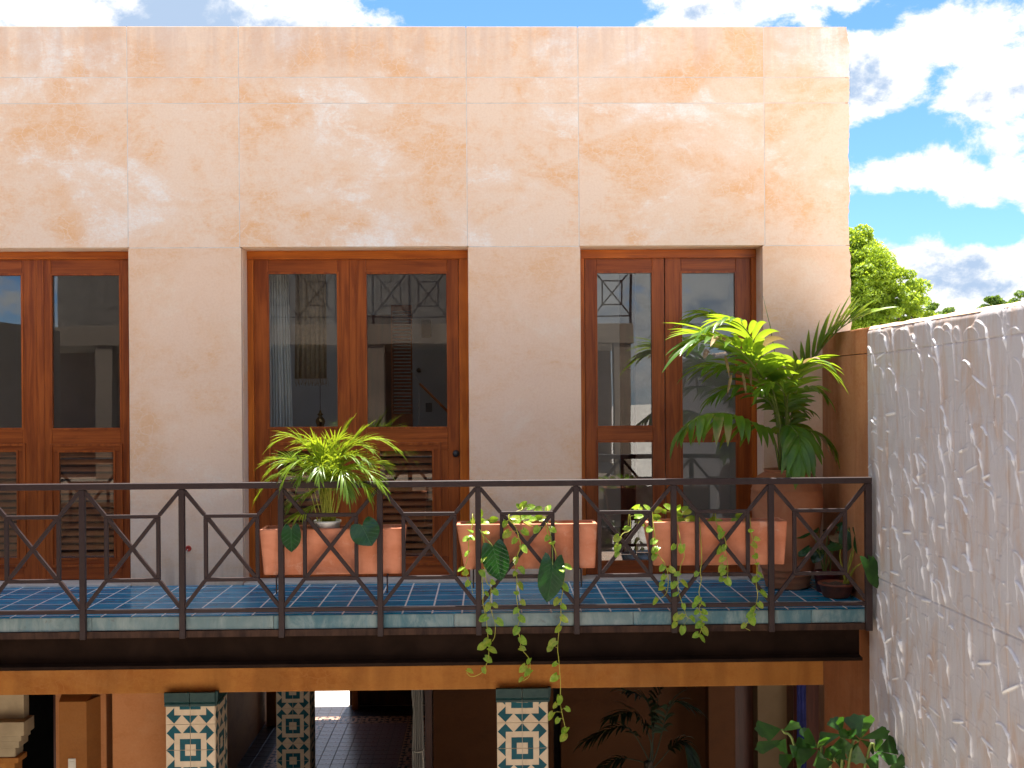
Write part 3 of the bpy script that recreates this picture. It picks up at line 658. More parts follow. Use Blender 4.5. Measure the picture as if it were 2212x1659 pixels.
def column(uL, uR, vmid, Yf, zmot, label, capital, zbot, dep=.39):
    xl, xr = X(uL, 1600, Yf), X(uR, 1600, Yf); w = xr-xl; sx = w/2/TM; xc = (xl+xr)/2
    c = thing('tiled_column', label, 'column', (xc, Yf+w/2, ZG), 'tiled columns of the patio')
    core = boxp('column_core', (xl+.006, Yf+.006, ZG), (xr-.006, Yf+w-.006, ZL+.0), simple('tile_grout', (.5, .47, .4), .9), c, 0)
    top = ZL+.02 if capital else ZL
    n = 0
    for rr in range(-1, int((zmot-zbot)/TM)+1):
        for up in (1,):
            pass
    z = zmot+TM*(3 if capital else 4); rows = []
    kz = -1
    zi = zmot
    zcap = top-.115 if capital else top
    # tile rows: motif centre at zmot + 2k*TM
    k = int((zcap-zmot)/TM)+1
    while True:
        z0 = zmot+k*TM; z1 = z0+TM
        if z1 < zbot: break
        if z0 < zcap:
            zz = (1 if k % 2 == 0 else -1)
            oz = z0 if zz == 1 else z1
            for side in (0, 1):
                for kx in (-1, 1):
                    if side == 0: mt = Matrix.Translation((xc, Yf-.004, oz)) @ Matrix.Diagonal((sx, 1, 1, 1))
                    else: mt = Matrix.Translation((xr+.004, Yf+w/2, oz)) @ Matrix.Rotation(R_(90), 4, 'Z') @ Matrix.Diagonal((sx, 1, 1, 1))
                    src = tm_q[(kx, zz)]
                    if z1 > zcap+.001:     # the row cut by the capital
                        cutz = (zcap-z0)
                        key = ('cut', kx, zz, round(cutz, 3))
                        if key not in tm_q:
                            bm = bmesh.new(); bm.from_mesh(src); pz = cutz if zz == 1 else cutz-TM
                            bmesh.ops.bisect_plane(bm, geom=bm.verts[:]+bm.edges[:]+bm.faces[:], plane_co=(0, 0, pz), plane_no=(0, 0, 1), clear_outer=True)
                            me2 = src.copy(); bm.to_mesh(me2); bm.free(); tm_q[key] = me2
                        src = tm_q[key]
                    link('tile', src, mt, c)
        k -= 1
    if capital:
        for side in (0, 1):
            for kx in (-1, 1):
                m = MB(); hw = w/2+.006
                pr = [(.0, zcap+.002), (-.012, zcap+.004), (-.016, zcap+.02), (-.012, zcap+.032), (-.020, zcap+.04), (-.024, top-.004), (.0, top)]
                x0, x1 = (0.0025, hw) if kx > 0 else (-hw, -.0025); P = [[(xx, y, z_) for xx in (x0, x1)] for y, z_ in pr]
                m.grid(P, 0, False)
                for xx, fl in ((x0, 0), (x1, 1)):
                    vv = [(xx, y, z_) for y, z_ in pr]; m.add(vv, [tuple(range(len(vv))) if fl else tuple(range(len(vv)-1, -1, -1))])
                mt = Matrix.Translation((xc, Yf-.004, 0)) if side == 0 else Matrix.Translation((xr+.004, Yf+w/2, 0)) @ Matrix.Rotation(R_(90), 4, 'Z')
                link('capital_tile', m.mesh('capital_tile', TEAL_CAP), mt, c)
    return c
column(358.7, 464.5, 1620, -.03, Z(410, 1619.9, -.03), 'tiled column with dark green capital nearest the orange wall', True, -2.6)
column(1073.5, 1183, 1616, -.03, Z(1128, 1616, -.03), 'tiled column with dark green capital below the trailing vines', True, -2.6)
Y2 = 4.1
column(597, 669, 1600, Y2, Z(633, (1640+690/3.95)/1.1573, Y2), 'darker tiled column standing deeper in the shaded patio', False, -3.9)

# patio floor tiles (kept to what the opening shows)
pt = {}
def flr(me_key, x, y, s, mats):
    pass
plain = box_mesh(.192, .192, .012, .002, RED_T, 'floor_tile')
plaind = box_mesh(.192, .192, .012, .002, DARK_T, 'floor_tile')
pq = {}
pm = tile_mesh('pattern_tile', .196, BRICK_T, DARK_T)
for kx in (1, -1):
    for kz in (1, -1):
        me = pm.copy(); me.name = 'pattern_tile'; me.transform(qmat(kx, kz) @ Matrix.Identity(4))
        if kx*kz < 0: me.flip_normals()
        me.transform(Matrix.Rotation(R_(-90), 4, 'X')); pq[(kx, kz)] = me
xA, yA = PZ(990, 1600, ZG).x, 7.6
cnt = 0
for j in range(0, 22):
    yy = 6.6+.2*j
    for i in range(-17, 6):
        xx = -1.9+.2*i
        # is it in sight between the column and the curtain
        dist = yy+8.5; uu = 1056+xx*2351/dist; vv = 847+(1.504-ZG)*2351/dist
        if not (520 < uu < 945 and 1470 < vv < 1690): continue
        band = (10.0 <= yy < 10.39) or (-1.31 <= xx < -.89 and yy < 10.0) or (-3.3 <= xx < -2.88 and yy < 10.0)
        if band:
            kx = 1 if i % 2 == 0 else -1; kz = 1 if j % 2 == 0 else -1
            link('pattern_tile', pq[(kx, kz)], Matrix.Translation((xx-.1*kx, yy-.1*kz, ZG+.013)), patio_floor)
        else:
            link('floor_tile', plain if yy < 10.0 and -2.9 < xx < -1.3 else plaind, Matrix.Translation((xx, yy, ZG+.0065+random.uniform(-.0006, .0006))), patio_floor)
        cnt += 1
print('patio tiles', cnt)
# patio walls
pw = thing('patio_wall', 'shaded ochre inner wall of the ground floor patio', 'wall', (0, 3, ZG))
PL_DEEP = plaster('deep_shade_plaster', (.085, .030, .008), (.055, .018, .005), (.11, .045, .014), .8, .4, 7.)  # wall colour darkened to carry the deep shade of the patio
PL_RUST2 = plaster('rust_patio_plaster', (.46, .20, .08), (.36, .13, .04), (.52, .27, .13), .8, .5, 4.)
def wl(n, a, b, m, bev=.004): return boxp(n, a, b, m, pw, bev)
Yq = 3.0
x1, x2 = X(936, 1600, Yq), X(1530, 1600, Yq)
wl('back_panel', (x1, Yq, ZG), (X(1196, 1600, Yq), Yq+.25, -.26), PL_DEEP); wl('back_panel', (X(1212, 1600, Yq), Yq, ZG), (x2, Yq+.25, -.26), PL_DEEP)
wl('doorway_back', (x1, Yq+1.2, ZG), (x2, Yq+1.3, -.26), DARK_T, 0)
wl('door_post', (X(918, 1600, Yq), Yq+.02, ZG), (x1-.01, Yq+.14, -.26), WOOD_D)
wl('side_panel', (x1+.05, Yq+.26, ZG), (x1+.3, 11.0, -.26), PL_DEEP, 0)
# right hand room
Yr = 2.4
wl('door_post', (X(1531, 1600, Yr), Yr, ZG), (X(1588, 1600, Yr), Yr+.18, -.26), PL_DEEP)
wl('dark_recess', (X(1588, 1600, Yr+.5), Yr+.5, ZG), (X(1640, 1600, Yr+.5), Yr+.6, -.26), WOOD_D)
wl('cream_panel', (X(1637, 1600, Yr+.2), Yr+.2, ZG), (X(1702, 1600, Yr+.2), Yr+.4, -.26), TAN)
wl('cream_panel', (X(1712, 1600, Yr+.9), Yr+.9, ZG), (3.6, Yr+1.0, -.26), TAN)
# left hand: pilaster, ochre wall, black doorway, carved column
Yp = 1.2
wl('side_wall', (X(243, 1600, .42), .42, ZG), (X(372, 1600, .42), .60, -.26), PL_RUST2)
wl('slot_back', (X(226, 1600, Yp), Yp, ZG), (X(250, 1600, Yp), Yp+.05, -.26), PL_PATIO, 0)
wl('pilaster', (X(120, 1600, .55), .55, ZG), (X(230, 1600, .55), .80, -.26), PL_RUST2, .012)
pm_ = MB(); xa, xb2 = X(128, 1600, .38), X(187, 1600, .38); ztp = Z(160, 1516, .38); ztb = Z(160, 1500, .5)
L_ = [(xa-.02, .549), (xa, .38), (xb2, .38), (xb2+.055, .549)]
pm_.add([(x, y, z) for z in (ZG, ztp) for x, y in L_], [(i, i+1, i+5, i+4) for i in range(3)])
pm_.add([(xa, .38, ztp), (xb2, .38, ztp), (xb2+.055, .549, ztb+.06), (xa-.02, .549, ztb+.06)], [(0, 1, 2, 3)])
pm_.obj('pilaster_face', PL_PATIO, pw)
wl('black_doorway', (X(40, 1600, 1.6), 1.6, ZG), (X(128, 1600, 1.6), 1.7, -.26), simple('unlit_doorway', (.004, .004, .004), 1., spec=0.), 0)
wl('jamb', (X(116, 1600, .8), .8, ZG), (X(121, 1600, .8), 1.6, -.26), WOOD_D, 0)
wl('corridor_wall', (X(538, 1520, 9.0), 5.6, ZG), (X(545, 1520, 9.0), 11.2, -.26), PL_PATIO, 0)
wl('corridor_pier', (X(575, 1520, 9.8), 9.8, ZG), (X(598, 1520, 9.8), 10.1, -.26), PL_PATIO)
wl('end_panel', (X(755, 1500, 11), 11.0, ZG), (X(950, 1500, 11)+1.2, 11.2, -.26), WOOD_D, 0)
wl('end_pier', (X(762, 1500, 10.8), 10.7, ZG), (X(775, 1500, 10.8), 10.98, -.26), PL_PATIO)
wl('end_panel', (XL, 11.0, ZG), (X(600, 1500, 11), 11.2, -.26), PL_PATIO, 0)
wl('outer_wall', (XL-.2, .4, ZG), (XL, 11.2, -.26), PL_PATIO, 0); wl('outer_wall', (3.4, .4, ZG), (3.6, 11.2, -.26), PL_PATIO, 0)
# carved stone column at the far left
cc = thing('stone_column', 'cream carved stone column with moulded cornice at the far left', 'column', (X(0, 1600, .35), .6, ZG))
Yc = .35; xr_ = X(52, 1600, Yc)
c_ = MB(); z0 = Z(20, 1574, Yc)
c_.box((xr_-1.2, Yc+.1, z0+.05), (X(40, 1540, Yc), Yc+.2, -.3)); c_.obj('arch_springer', CREAMST, cc)
for (dx, zt_, zb_) in ((0, 1560, 1590), (-.03, 1590, 1603), (-.05, 1603, 1618), (-.09, 1618, 1640), (-.06, 1640, 1652), (-.1, 1652, 1700)):
    boxp('cornice', (xr_-1.2, Yc-.0+abs(dx)*.5, Z(20, zb_, Yc)), (xr_+dx, Yc+.2, Z(20, zt_, Yc)-.001), CREAMST if zb_ < 1645 else PL_OCHRE, cc, .008)
# light switches
def switch(u, v, Y, w, h, label, m=SWITCH):
    p = PY(u, v, Y); t = thing('light_switch', label, 'light switch', p)
    pl_ = boxp('plate', (p.x-w/2, Y-.008, p.z-h/2), (p.x+w/2, Y, p.z+h/2), m, t, .003); boxp('rocker', (p.x-w*.3, Y-.012, p.z-h*.3), (p.x+w*.3, Y-.0078, p.z+h*.3), m, t, .002)
switch((0+713/3.95)/1.1573, (1500+1630/3.95)/1.1573, .379, .062, .11, 'cream light switch on the ochre pilaster below the balcony')
# tied grey striped curtain in the patio
def drape(name, label, cat, ring, mat, n=60):
    """ring: list of (x_centre, half_width, y, z, fold amplitude)"""
    t = thing(name, label, cat, (ring[0][0], ring[0][2], ring[-1][3])); m = MB(); P = []
    for (x, hw, y, z, am) in ring:
        P.append([(x+hw*(2*i/n-1), y+am*math.sin(i*1.05+z*.6)+am*.5*math.sin(i*2.3+1), z) for i in range(n+1)])
    m.grid(P); o = m.obj('cloth', mat, t); md = o.modifiers.new('thick', 'SOLIDIFY'); md.thickness = .004; return t
ya = 1.9; xc = X(901, 1560, ya)
dr = drape('tied_curtain', 'grey striped curtain tied back and hanging in the patio', 'curtain', [(xc-.01, .062, ya, -.3, .03), (xc, .062, ya, -1.0, .03), (xc+.005, .055, ya, -1.4, .03), (xc+.01, .048, ya, -1.55, .025), (xc+.01, .06, ya, -1.9, .03), (xc+.01, .06, ya, -3.4, .03)], CLOTH_G, 40)
tb = MB(); zt_ = Z(908, 1618, ya); tb.tube([(xc+.055*math.cos(a)+.01, ya+.06*math.sin(a), zt_+.012*math.sin(a)) for a in np.linspace(0, 6.3, 20)], .006, 5); tb.tube([(xc+.05, ya-.05, zt_), (xc+.06, ya-.055, zt_-.1), (xc+.055, ya-.05, zt_-.2)], .006, 5); tb.obj('tie_cord', ROPE, dr)
# grey panel, shelf and blue cloth in the right hand room
g = thing('grey_screen', 'grey panel leaning in the cream room behind the fishtail palm', 'panel', (X(1735, 1560, 2.6), 2.6, ZG))
boxp('board', (X(1706, 1560, 2.6), 2.6, -1.35), (X(1776, 1560, 2.6)-.06, 2.65, -.30), GREYF, g, .004); boxp('ledge', (X(1700, 1620, 2.5), 2.3, -1.45), (X(1762, 1620, 2.5), 2.6, -1.36), GREYF, g, .004); boxp('leg', (X(1705, 1620, 2.5), 2.35, ZG), (X(1760, 1620, 2.5), 2.58, -1.451), WOOD_D, g, .004)
xb_ = X(1727, 1560, 2.2)
drape('blue_drape', 'deep blue cloth hanging beside the grey panel', 'cloth', [(xb_-.005, .012, 2.2, -.3, .008), (xb_, .03, 2.2, -.8, .012), (xb_+.02, .045, 2.2, -1.2, .012), (xb_+.02, .05, 2.2, -2.6, .012)], BLUE_CL, 16)

# ================================================================== THINGS SEEN THROUGH THE GLASS
Yk = .55
xk = X(605, 760, Yk)
drape('white_curtain', 'white curtain hanging inside the middle door at its hinge side', 'curtain',
      [(X(606, 590, Yk)-.02, .085, Yk, 2.7, .02), (X(603, 700, Yk), .088, Yk, 2.0, .022), (X(606, 800, Yk), .092, Yk, 1.5, .024), (X(608, 900, Yk), .10, Yk, 1.0, .026), (X(608, 930, Yk), .105, Yk, .05, .03)], CLOTH_W, 46)
Yt = .9; xt = X(672, 700, Yt); zt2 = Z(672, 818, Yt)
th = drape('fringed_throw', 'tan fringed throw hanging behind the middle door glass', 'throw', [(xt, .13, Yt, 2.75, .012), (xt, .135, Yt, 2.2, .016), (xt-.005, .14, Yt, zt2, .016)], CLOTH_T, 40)
fg = MB()
for i in range(46):
    x = xt-.14+.28*i/45; fg.tube([(x, Yt, zt2+.005), (x+random.uniform(-.006, .006), Yt-.004, zt2-.03), (x+random.uniform(-.01, .01), Yt, zt2-random.uniform(.045, .07))], .0022, 4)
fg.obj('fringe', CLOTH_T, th)
Yn = 1.0; p = PY(692, 908, Yn); la = thing('brass_lantern', 'small brass lantern hanging on a thin rod behind the glass', 'lantern', (p.x, Yn, p.z))
l_ = MB(); l_.tube([(p.x, Yn, 2.95), (p.x, Yn, p.z+.08)], .003, 5); l_.obj('rod', BLACKM, la)
l_ = MB(); l_.lathe([(0, .09), (.008, .085), (.012, .065), (.028, .05), (.014, .04), (.02, .03), (.036, .012), (.042, -.01), (.036, -.035), (.03, -.045), (.034, -.055), (.02, -.07), (0, -.075)], 18, p); l_.obj('body', BRASS, la)
# door, louvred shutter and fittings on the back of the middle room
wd = thing('wardrobe_door', 'dark wooden inner door standing open in the middle room', 'door', (X(820, 800, 2.6), 2.6, 0))
boxp('leaf', (X(789, 800, 2.6), 2.6, 0), (X(850, 800, 2.6), 2.66, Z(820, 680, 2.6)), WOOD_D, wd, .004); 
ls = thing('louvred_shutter', 'narrow red brown louvred shutter behind the middle door glass', 'shutter', (X(868, 800, 2.2), 2.2, 0))
xa, xb3 = X(848, 800, 2.2), X(888, 800, 2.2); zl1, zl0 = Z(868, 672, 2.2), Z(868, 893, 2.2)
fm = MB(); fm.box((xa-.012, 2.19, 0), (xa, 2.24, zl1+.06)); fm.box((xb3, 2.19, 0), (xb3+.012, 2.24, zl1+.06)); fm.box((xa, 2.19, zl1), (xb3, 2.24, zl1+.06)); fm.box((xa, 2.19, 0), (xb3, 2.24, zl0)); fm.obj('frame', WOOD_V, ls)
nn = 30
for i in range(nn):
    zc = zl0+(zl1-zl0)*(i+.5)/nn; link('slat', box_mesh(round(xb3-xa, 3), .036, .005, .001, WOOD_V, 'slat'), Matrix.Translation(((xa+xb3)/2, 2.215, zc)) @ Matrix.Rotation(R_(35), 4, 'X'), ls)
Yb = 3.4
p = PY(917, 706, 3.0); sc_ = thing('wall_sconce', 'square woven wall sconce on the grey room wall', 'wall lamp', p); boxp('shade', (p.x-.052, Yb-.11, p.z-.095), (p.x+.052, Yb-.02, p.z+.095), WICKER, sc_, .01); boxp('back_plate', (p.x-.03, Yb-.0198, p.z-.04), (p.x+.03, Yb, p.z+.04), BLACKM, sc_, .002)
p = PY(905, 800, Yb); kk = thing('wall_hook', 'round black hook on the grey room wall below the sconce', 'hook', p); k = MB(); k.lathe([(0, -.035), (.018, -.032), (.026, -.02), (.016, -.006), (.02, 0)], 16); k.v = [(p.x+x, Yb+z, p.z+y) for x, y, z in k.v]; k.obj('knob', BLACKM, kk)
switch(926.5, 880, Yb, .07, .10, 'dark light switch plate on the grey room wall', GREYF)
hm = thing('hammock', 'wooden hammock spreader and white cord behind the middle door glass', 'hammock', PY(940, 860, 1.4))
m = MB(); a_, b_ = PY(906, 826, 1.5), PY(890, 812, 1.6); m.tube([PY(888, 800, 1.7), PY(907, 830, 1.5)], .004, 5); m.obj('hanging_cord', ROPE, hm)
m = MB(); m.tube([PY(907, 829, 1.5), PY(940, 862, 1.45), PY(985, 907, 1.4)], .012, 8); m.obj('spreader_bar', WOODJ_V, hm)
m = MB()
for q in (0, 1): m.tube([PY(904+q*2+1.5*math.sin(i*1.6+q*3), 838+i*3.4, 1.5) for i in range(25)], .0035, 4)
m.obj('looped_cord', ROPE, hm)
# right hand room: inner door and cream wall
rd = thing('open_inner_door', 'dark inner door with red handle standing ajar in the corner room', 'door', (X(1355, 800, 1.4), 1.4, 0))
boxp('leaf', (X(1340, 800, 1.4), 1.4, 0), (X(1372, 800, 1.4), 1.45, 2.55), WOOD_D, rd, .004)
p = PY(1352, 797, 1.4); k = MB(); k.tube([(p.x+.03, 1.40, p.z), (p.x+.03, 1.35, p.z), (p.x-.03, 1.345, p.z)], .008, 8); k.obj('handle', TERRA_B, rd)
cw = thing('cream_screen_wall', 'cream partition beside the inner door of the corner room', 'partition', (X(1391, 800, 1.5), 1.5, 0)); boxp('face', (X(1373, 800, 1.5), 1.5, 0), (X(1440, 800, 1.5), 1.55, 2.9), simple('cream_paint', (.66, .55, .43), .8), cw, .004)

# cable outlet on the left pier
p = PY(407, 1185, 0); co = thing('cable_outlet', 'round red cable outlet with loose wires on the left pier', 'outlet', p)
k = MB(); k.lathe([(.0, -.002), (.012, -.004), (.016, -.010), (.022, -.008), (.024, 0)], 18); k.v = [(p.x+x, z, p.z+y) for x, y, z in k.v]; k.obj('ring', simple('red_ring', (.5, .04, .02), .4), co)
k = MB(); k.tube([(p.x-.004, -.008, p.z-.004), (p.x-.012, -.03, p.z-.03), (p.x-.022, -.03, p.z-.06)], .0035, 5); k.obj('white_wire', ROPE, co)
k = MB(); k.tube([(p.x-.022, -.03, p.z-.06), (p.x-.035, -.03, p.z-.1), (p.x-.03, -.03, p.z-.15), (p.x-.038, -.03, p.z-.20)], .005, 5); k.obj('black_wire', BLACKM, co)

# ================================================================== PLANTERS
def planter(uL, uR, uLb, uRb, vt, vb, label):
    Yf = YR+.032; dp = .21
    xl, xr, xlb, xrb = X(uL, 1150, Yf), X(uR, 1150, Yf), X(uLb, 1230, Yf), X(uRb, 1230, Yf); zt_, zb_ = Z((uL+uR)/2, vt, Yf), Z((uL+uR)/2, vb, Yf)
    c = Vector(((xl+xr)/2, Yf+dp/2, zb_)); t = thing('window_box', label, 'planter', c, 'terracotta window boxes')
    m = MB(); rows = []
    def ring(x0, x1, y0, y1, z, r=.012):
        pts = []
        for cx, cyy, a0 in ((x1-r, y1-r, 0), (x0+r, y1-r, 90), (x0+r, y0+r, 180), (x1-r, y0+r, 270)):
            for a in (0, 30, 60, 90): pts.append((cx+r*math.cos(R_(a0+a)), cyy+r*math.sin(R_(a0+a)), z))
        return pts
    tz = zt_-zb_; rs = []
    for f, ins in ((0, .006), (.015, 0), (.25, 0), (.5, 0), (.8, 0), (.97, 0), (.99, .002), (1, .006)):
        x0 = xlb+(xl-xlb)*f; x1 = xrb+(xr-xrb)*f; rs.append(ring(x0+ins, x1-ins, Yf+.02*(1-f)+ins, Yf+dp-.02*(1-f)-ins, zb_+tz*f))
    th_ = .026
    for f in (1, .97, .8): x0 = xlb+(xl-xlb)*f; x1 = xrb+(xr-xrb)*f; rs.append(ring(x0+th_, x1-th_, Yf+th_, Yf+dp-th_, zb_+tz*f))
    k = len(rs[0]); vs_ = [q for r in rs for q in r]; fs = [(i*k+j, i*k+(j+1) % k, (i+1)*k+(j+1) % k, (i+1)*k+j) for i in range(len(rs)-1) for j in range(k)]
    m.add(vs_, fs, 0, False); m.add(rs[0], [tuple(range(k-1, -1, -1))]); m.obj('box_body', TERRA, t)
    sx0 = MB(); f = .82; x0 = xlb+(xl-xlb)*f; x1 = xrb+(xr-xrb)*f
    P = [[(x0+th_+(x1-x0-2*th_)*i/30, Yf+th_+(dp-2*th_)*j/6, zb_+tz*.83+random.uniform(-.006, .008)) for i in range(31)] for j in range(7)]
    sx0.grid(P); sx0.obj('soil', SOIL, t)
    for q in (.12, .88):
        xx = xl+(xr-xl)*q; b = MB(); b.tube([(xx, Yf+.03, zb_-.006), (xx, YR+.02, zb_-.006), (xx, YR+.017, zb_-.12)], .006, 6)
        b.tube([(xx, Yf+.19, zb_-.006), (xx, Yf+.02, zb_-.006)], .006, 6); b.obj('bracket', METAL, t)
    return t, c, (xl, xr, zt_, zb_, Yf, dp)
pl1, c1, g1 = planter(559.5, 874, 568, 867, 1142, 1242, 'terracotta box holding the feathery areca palm')
pl2, c2, g2 = planter(985.5, 1291, 1003, 1287, 1132, 1230, 'terracotta box with two big dark leaves and long trailing vines')
pl3, c3, g3 = planter(1396, 1702, 1413, 1697, 1127, 1222, 'terracotta box in front of the corner door with pale vines')

# ================================================================== PLANTS
def leaf_mesh(name, L, Wd, heart, mat, fold=.18, curl=.25, rows=8):
    m = MB(); P = []
    cols = [-1, -.7, -.35, 0, .35, .7, 1]
    for i in range(rows+1):
        t = i/rows
        if t < .32: w = Wd/2*(.70+.30*math.sin(t/.32*math.pi/2))
        else: w = Wd/2*math.cos(((t-.32)/.68)**1.25*math.pi/2)**.9 if t < 1 else 0.0003
        row = []
        for c in cols:
            y = L*t - heart*L*abs(c)**1.0*(1-t)**3*(1.9-abs(c)) if heart else L*t
            if t == 0 and c != 0 and heart: w_ = w*.9
            else: w_ = w
            z = fold*abs(c)*w_*.9 - curl*L*t*t*.5 + .03*L*math.sin(7*t)*abs(c) - (.10*L*abs(c)*(1-t)**2)
            row.append((c*w_, y, z))
        P.append(row)
    m.grid(P); return m.mesh(name, mat)
def frame_to(base, d, n):
    d = Vector(d).normalized(); n = Vector(n); n = n-d*n.dot(d)
    if n.length < 1e-4: n = d.orthogonal()
    n.normalize(); x = d.cross(n)
    M_ = Matrix((x, d, n)).transposed().to_4x4(); M_.translation = base; return M_
def catmull(pts, per=6):
    pts = [Vector(p) for p in pts]; q = [pts[0]*2-pts[1]]+pts+[pts[-1]*2-pts[-2]]; out = []
    for i in range(1, len(q)-2):
        for k in range(per):
            t = k/per; a, b, c, d = q[i-1], q[i], q[i+1], q[i+2]
            out.append(.5*((2*b)+(c-a)*t+(2*a-5*b+4*c-d)*t*t+(3*b-a-3*c+d)*t**3))
    out.append(pts[-1]); return out
def ribbon(m, base, d, n, L, w, droop, segs=5, fold=.35, mi=0, tipcut=False, twist=0.):
    """one palm leaflet: a folded blade that bends under gravity"""
    p = Vector(base); d = Vector(d).normalized(); n = Vector(n); P = []
    for i in range(segs+1):
        t = i/segs; nn = n-d*n.dot(d)
        nn = nn.normalized() if nn.length > 1e-5 else d.orthogonal().normalized()
        s = d.cross(nn)
        ww = w/2*(min(1, .35+3.2*t) if t < .3 else (1-((t-.3)/.7)**2.2))
        if tipcut and t == 1: ww = w*.12
        ww = max(ww, .0006)
        P.append([p-s*ww+nn*ww*fold, p, p+s*ww+nn*ww*fold])
        st = L/segs; d = (d+Vector((0, 0, -1))*droop/segs).normalized(); p = p+d*st
    m.grid(P, mi)
def frond(name, pts, parent, mat, n=22, Lm=.28, wd=.03, droop=.9, start=.25, ang=58, rise=.25, rr=(.007, .002), up=(0, 0, 1), stem=STEM, jitter=.08, tip_bare=0., profile=None, segs=5, dry=0, gap=0.):
    c = catmull(pts, 8); cum = [0]
    for i in range(1, len(c)): cum.append(cum[-1]+(c[i]-c[i-1]).length)
    tot = cum[-1]; m = MB()
    m.tube(c, [rr[0]+(rr[1]-rr[0])*x/tot for x in cum], 6, 1)
    def at_(s):
        s = min(max(s, 0), tot*.9999); i = max(j for j in range(len(cum)) if cum[j] <= s); i = min(i, len(c)-2)
        f = (s-cum[i])/max(1e-6, cum[i+1]-cum[i]); return c[i].lerp(c[i+1], f), (c[i+1]-c[i]).normalized()
    for k in range(n):
        t = start+(1-start)*(k+.5)/n; p, d = at_(t*tot); u = Vector(up); u = (u-d*u.dot(d))
        u = u.normalized() if u.length > .05 else d.orthogonal().normalized()
        sd_ = d.cross(u); q = (t-start)/(1-start)
        lp = (math.sin(math.pi*(.18+.72*q))**.7) if profile is None else profile(q)
        for s in (-1, 1):
            if random.random() < gap: continue
            a = R_(ang-30*q+random.uniform(-7, 7)); dd = d*math.cos(a)+sd_*s*math.sin(a)+u*(rise+random.uniform(-jitter, jitter))
            L = Lm*lp*random.uniform(.88, 1.08)
            ribbon(m, p+d*random.uniform(-.006, .006), dd, u, L, wd*random.uniform(.85, 1.1), droop*random.uniform(.8, 1.25), segs, .35, 2 if dry and random.random() < dry else 0)
    p, d = at_(tot)
    ribbon(m, p, d, Vector(up), Lm*.7, wd*.9, droop, segs)
    return m.obj(name, [mat, stem, DRY], parent)

# ---- areca palm in a white pot
zA = fp(620, 1040, 5.183)
Ya = g1[4]+.105
pc = PY(*zA(1030, 1440), Ya); zpt = g1[2]
ar = thing('areca_palm', 'feathery yellow green areca palm in a white pot', 'palm', (pc.x, Ya, zpt-.10))
m = MB(); m.lathe([(.0, -.10), (.070, -.10), (.088, .030), (.094, .032), (.094, .046), (.086, .046), (.080, .02), (0, .015)], 28, (pc.x, Ya, zpt)); m.obj('white_pot', WHITE_P, ar)
def A(x, y, dy=0.): return PY(*zA(x, y), Ya+dy)
rnd_ = random.Random(3)
def af(path, **kw):
    b = Vector((pc.x+rnd_.uniform(-.045, .045), Ya+rnd_.uniform(-.035, .035), zpt+.03))
    kw = dict(dict(n=28, Lm=.205, wd=.0115, droop=.75, start=.36, ang=48, rise=.32, rr=(.0042, .0012), stem=STEM_Y, segs=4), **kw)
    frond('frond', [b]+[A(*q) for q in path], ar, LF_ARECA, **kw)
af([(930, 800, .03), (760, 400, .06), (560, 270, .05), (380, 330, .02)])
af([(1040, 800, .08), (1330, 420, .10), (1640, 300, .10), (1900, 420, .08)], n=28)
af([(1050, 700, .05), (1180, 350, .08), (1290, 150, .08)], Lm=.185, droop=.15, ang=26, rise=.12)
af([(1090, 720, .02), (1300, 400, .05), (1460, 220, .05)], Lm=.20, droop=.25, ang=30, rise=.15)
af([(1000, 760, -.04), (840, 560, -.10), (600, 620, -.17), (470, 830, -.20)], Lm=.20, droop=1.0)
af([(1010, 900, -.05), (960, 650, -.13), (920, 690, -.21), (920, 790, -.25)], Lm=.185, n=20, droop=.9, start=.45)
af([(1080, 900, -.05), (1180, 700, -.12), (1240, 760, -.20), (1290, 980, -.25)], Lm=.21, n=26, droop=.9, start=.42)
af([(1100, 860, -.04), (1380, 690, -.10), (1560, 740, -.16), (1720, 900, -.20)], Lm=.20, droop=.8)
af([(960, 1000, .02), (600, 760, .05), (330, 800, .06), (140, 1010, .05)], Lm=.185, droop=1.0)
af([(1100, 850, .06), (1420, 640, .06), (1700, 620, .05), (1800, 700, .03)], Lm=.185, droop=.5)
af([(980, 820, -.02), (880, 480, -.05), (760, 420, -.10), (640, 480, -.13)], Lm=.185, droop=.7)
af([(1040, 820, -.02), (1090, 470, -.04), (1150, 330, -.06), (1250, 300, -.08)], Lm=.185, droop=.5)
af([(990, 960, 0), (800, 1000, -.03), (650, 1060, -.06), (560, 1150, -.09)], Lm=.165, droop=.9, start=.45)
af([(950, 1150, .0), (800, 1200, -.05), (700, 1260, -.10), (600, 1310, -.13)], Lm=.165, droop=.7, start=.5, n=16)
af([(1020, 800, .0), (1000, 520, -.02), (940, 400, -.06), (850, 370, -.10)], Lm=.185, droop=.6)
af([(1080, 900, .05), (1300, 560, .02), (1450, 520, -.04), (1560, 600, -.08)], Lm=.185, droop=.8)
af([(900, 900, .05), (620, 600, .08), (420, 560, .08), (260, 600, .06)], Lm=.165, droop=.5, ang=40)
af([(1000, 900, -.03), (860, 700, -.08), (740, 700, -.14), (680, 800, -.18)], Lm=.175, droop=.9)
af([(1070, 820, -.03), (1180, 560, -.08), (1330, 540, -.12), (1450, 650, -.16)], Lm=.175, droop=.9)
af([(1000, 700, .02), (900, 420, .02), (820, 330, .0), (700, 330, -.02)], Lm=.19, droop=.6)
af([(1060, 720, .04), (1240, 440, .03), (1420, 380, .0), (1560, 430, -.03)], Lm=.19, droop=.6)
af([(930, 850, -.02), (700, 640, -.04), (480, 600, -.06), (300, 700, -.08)], Lm=.19, droop=.9)
af([(1080, 860, -.03), (1320, 760, -.10), (1480, 860, -.16), (1560, 1010, -.19)], Lm=.18, droop=.9)
m = MB()
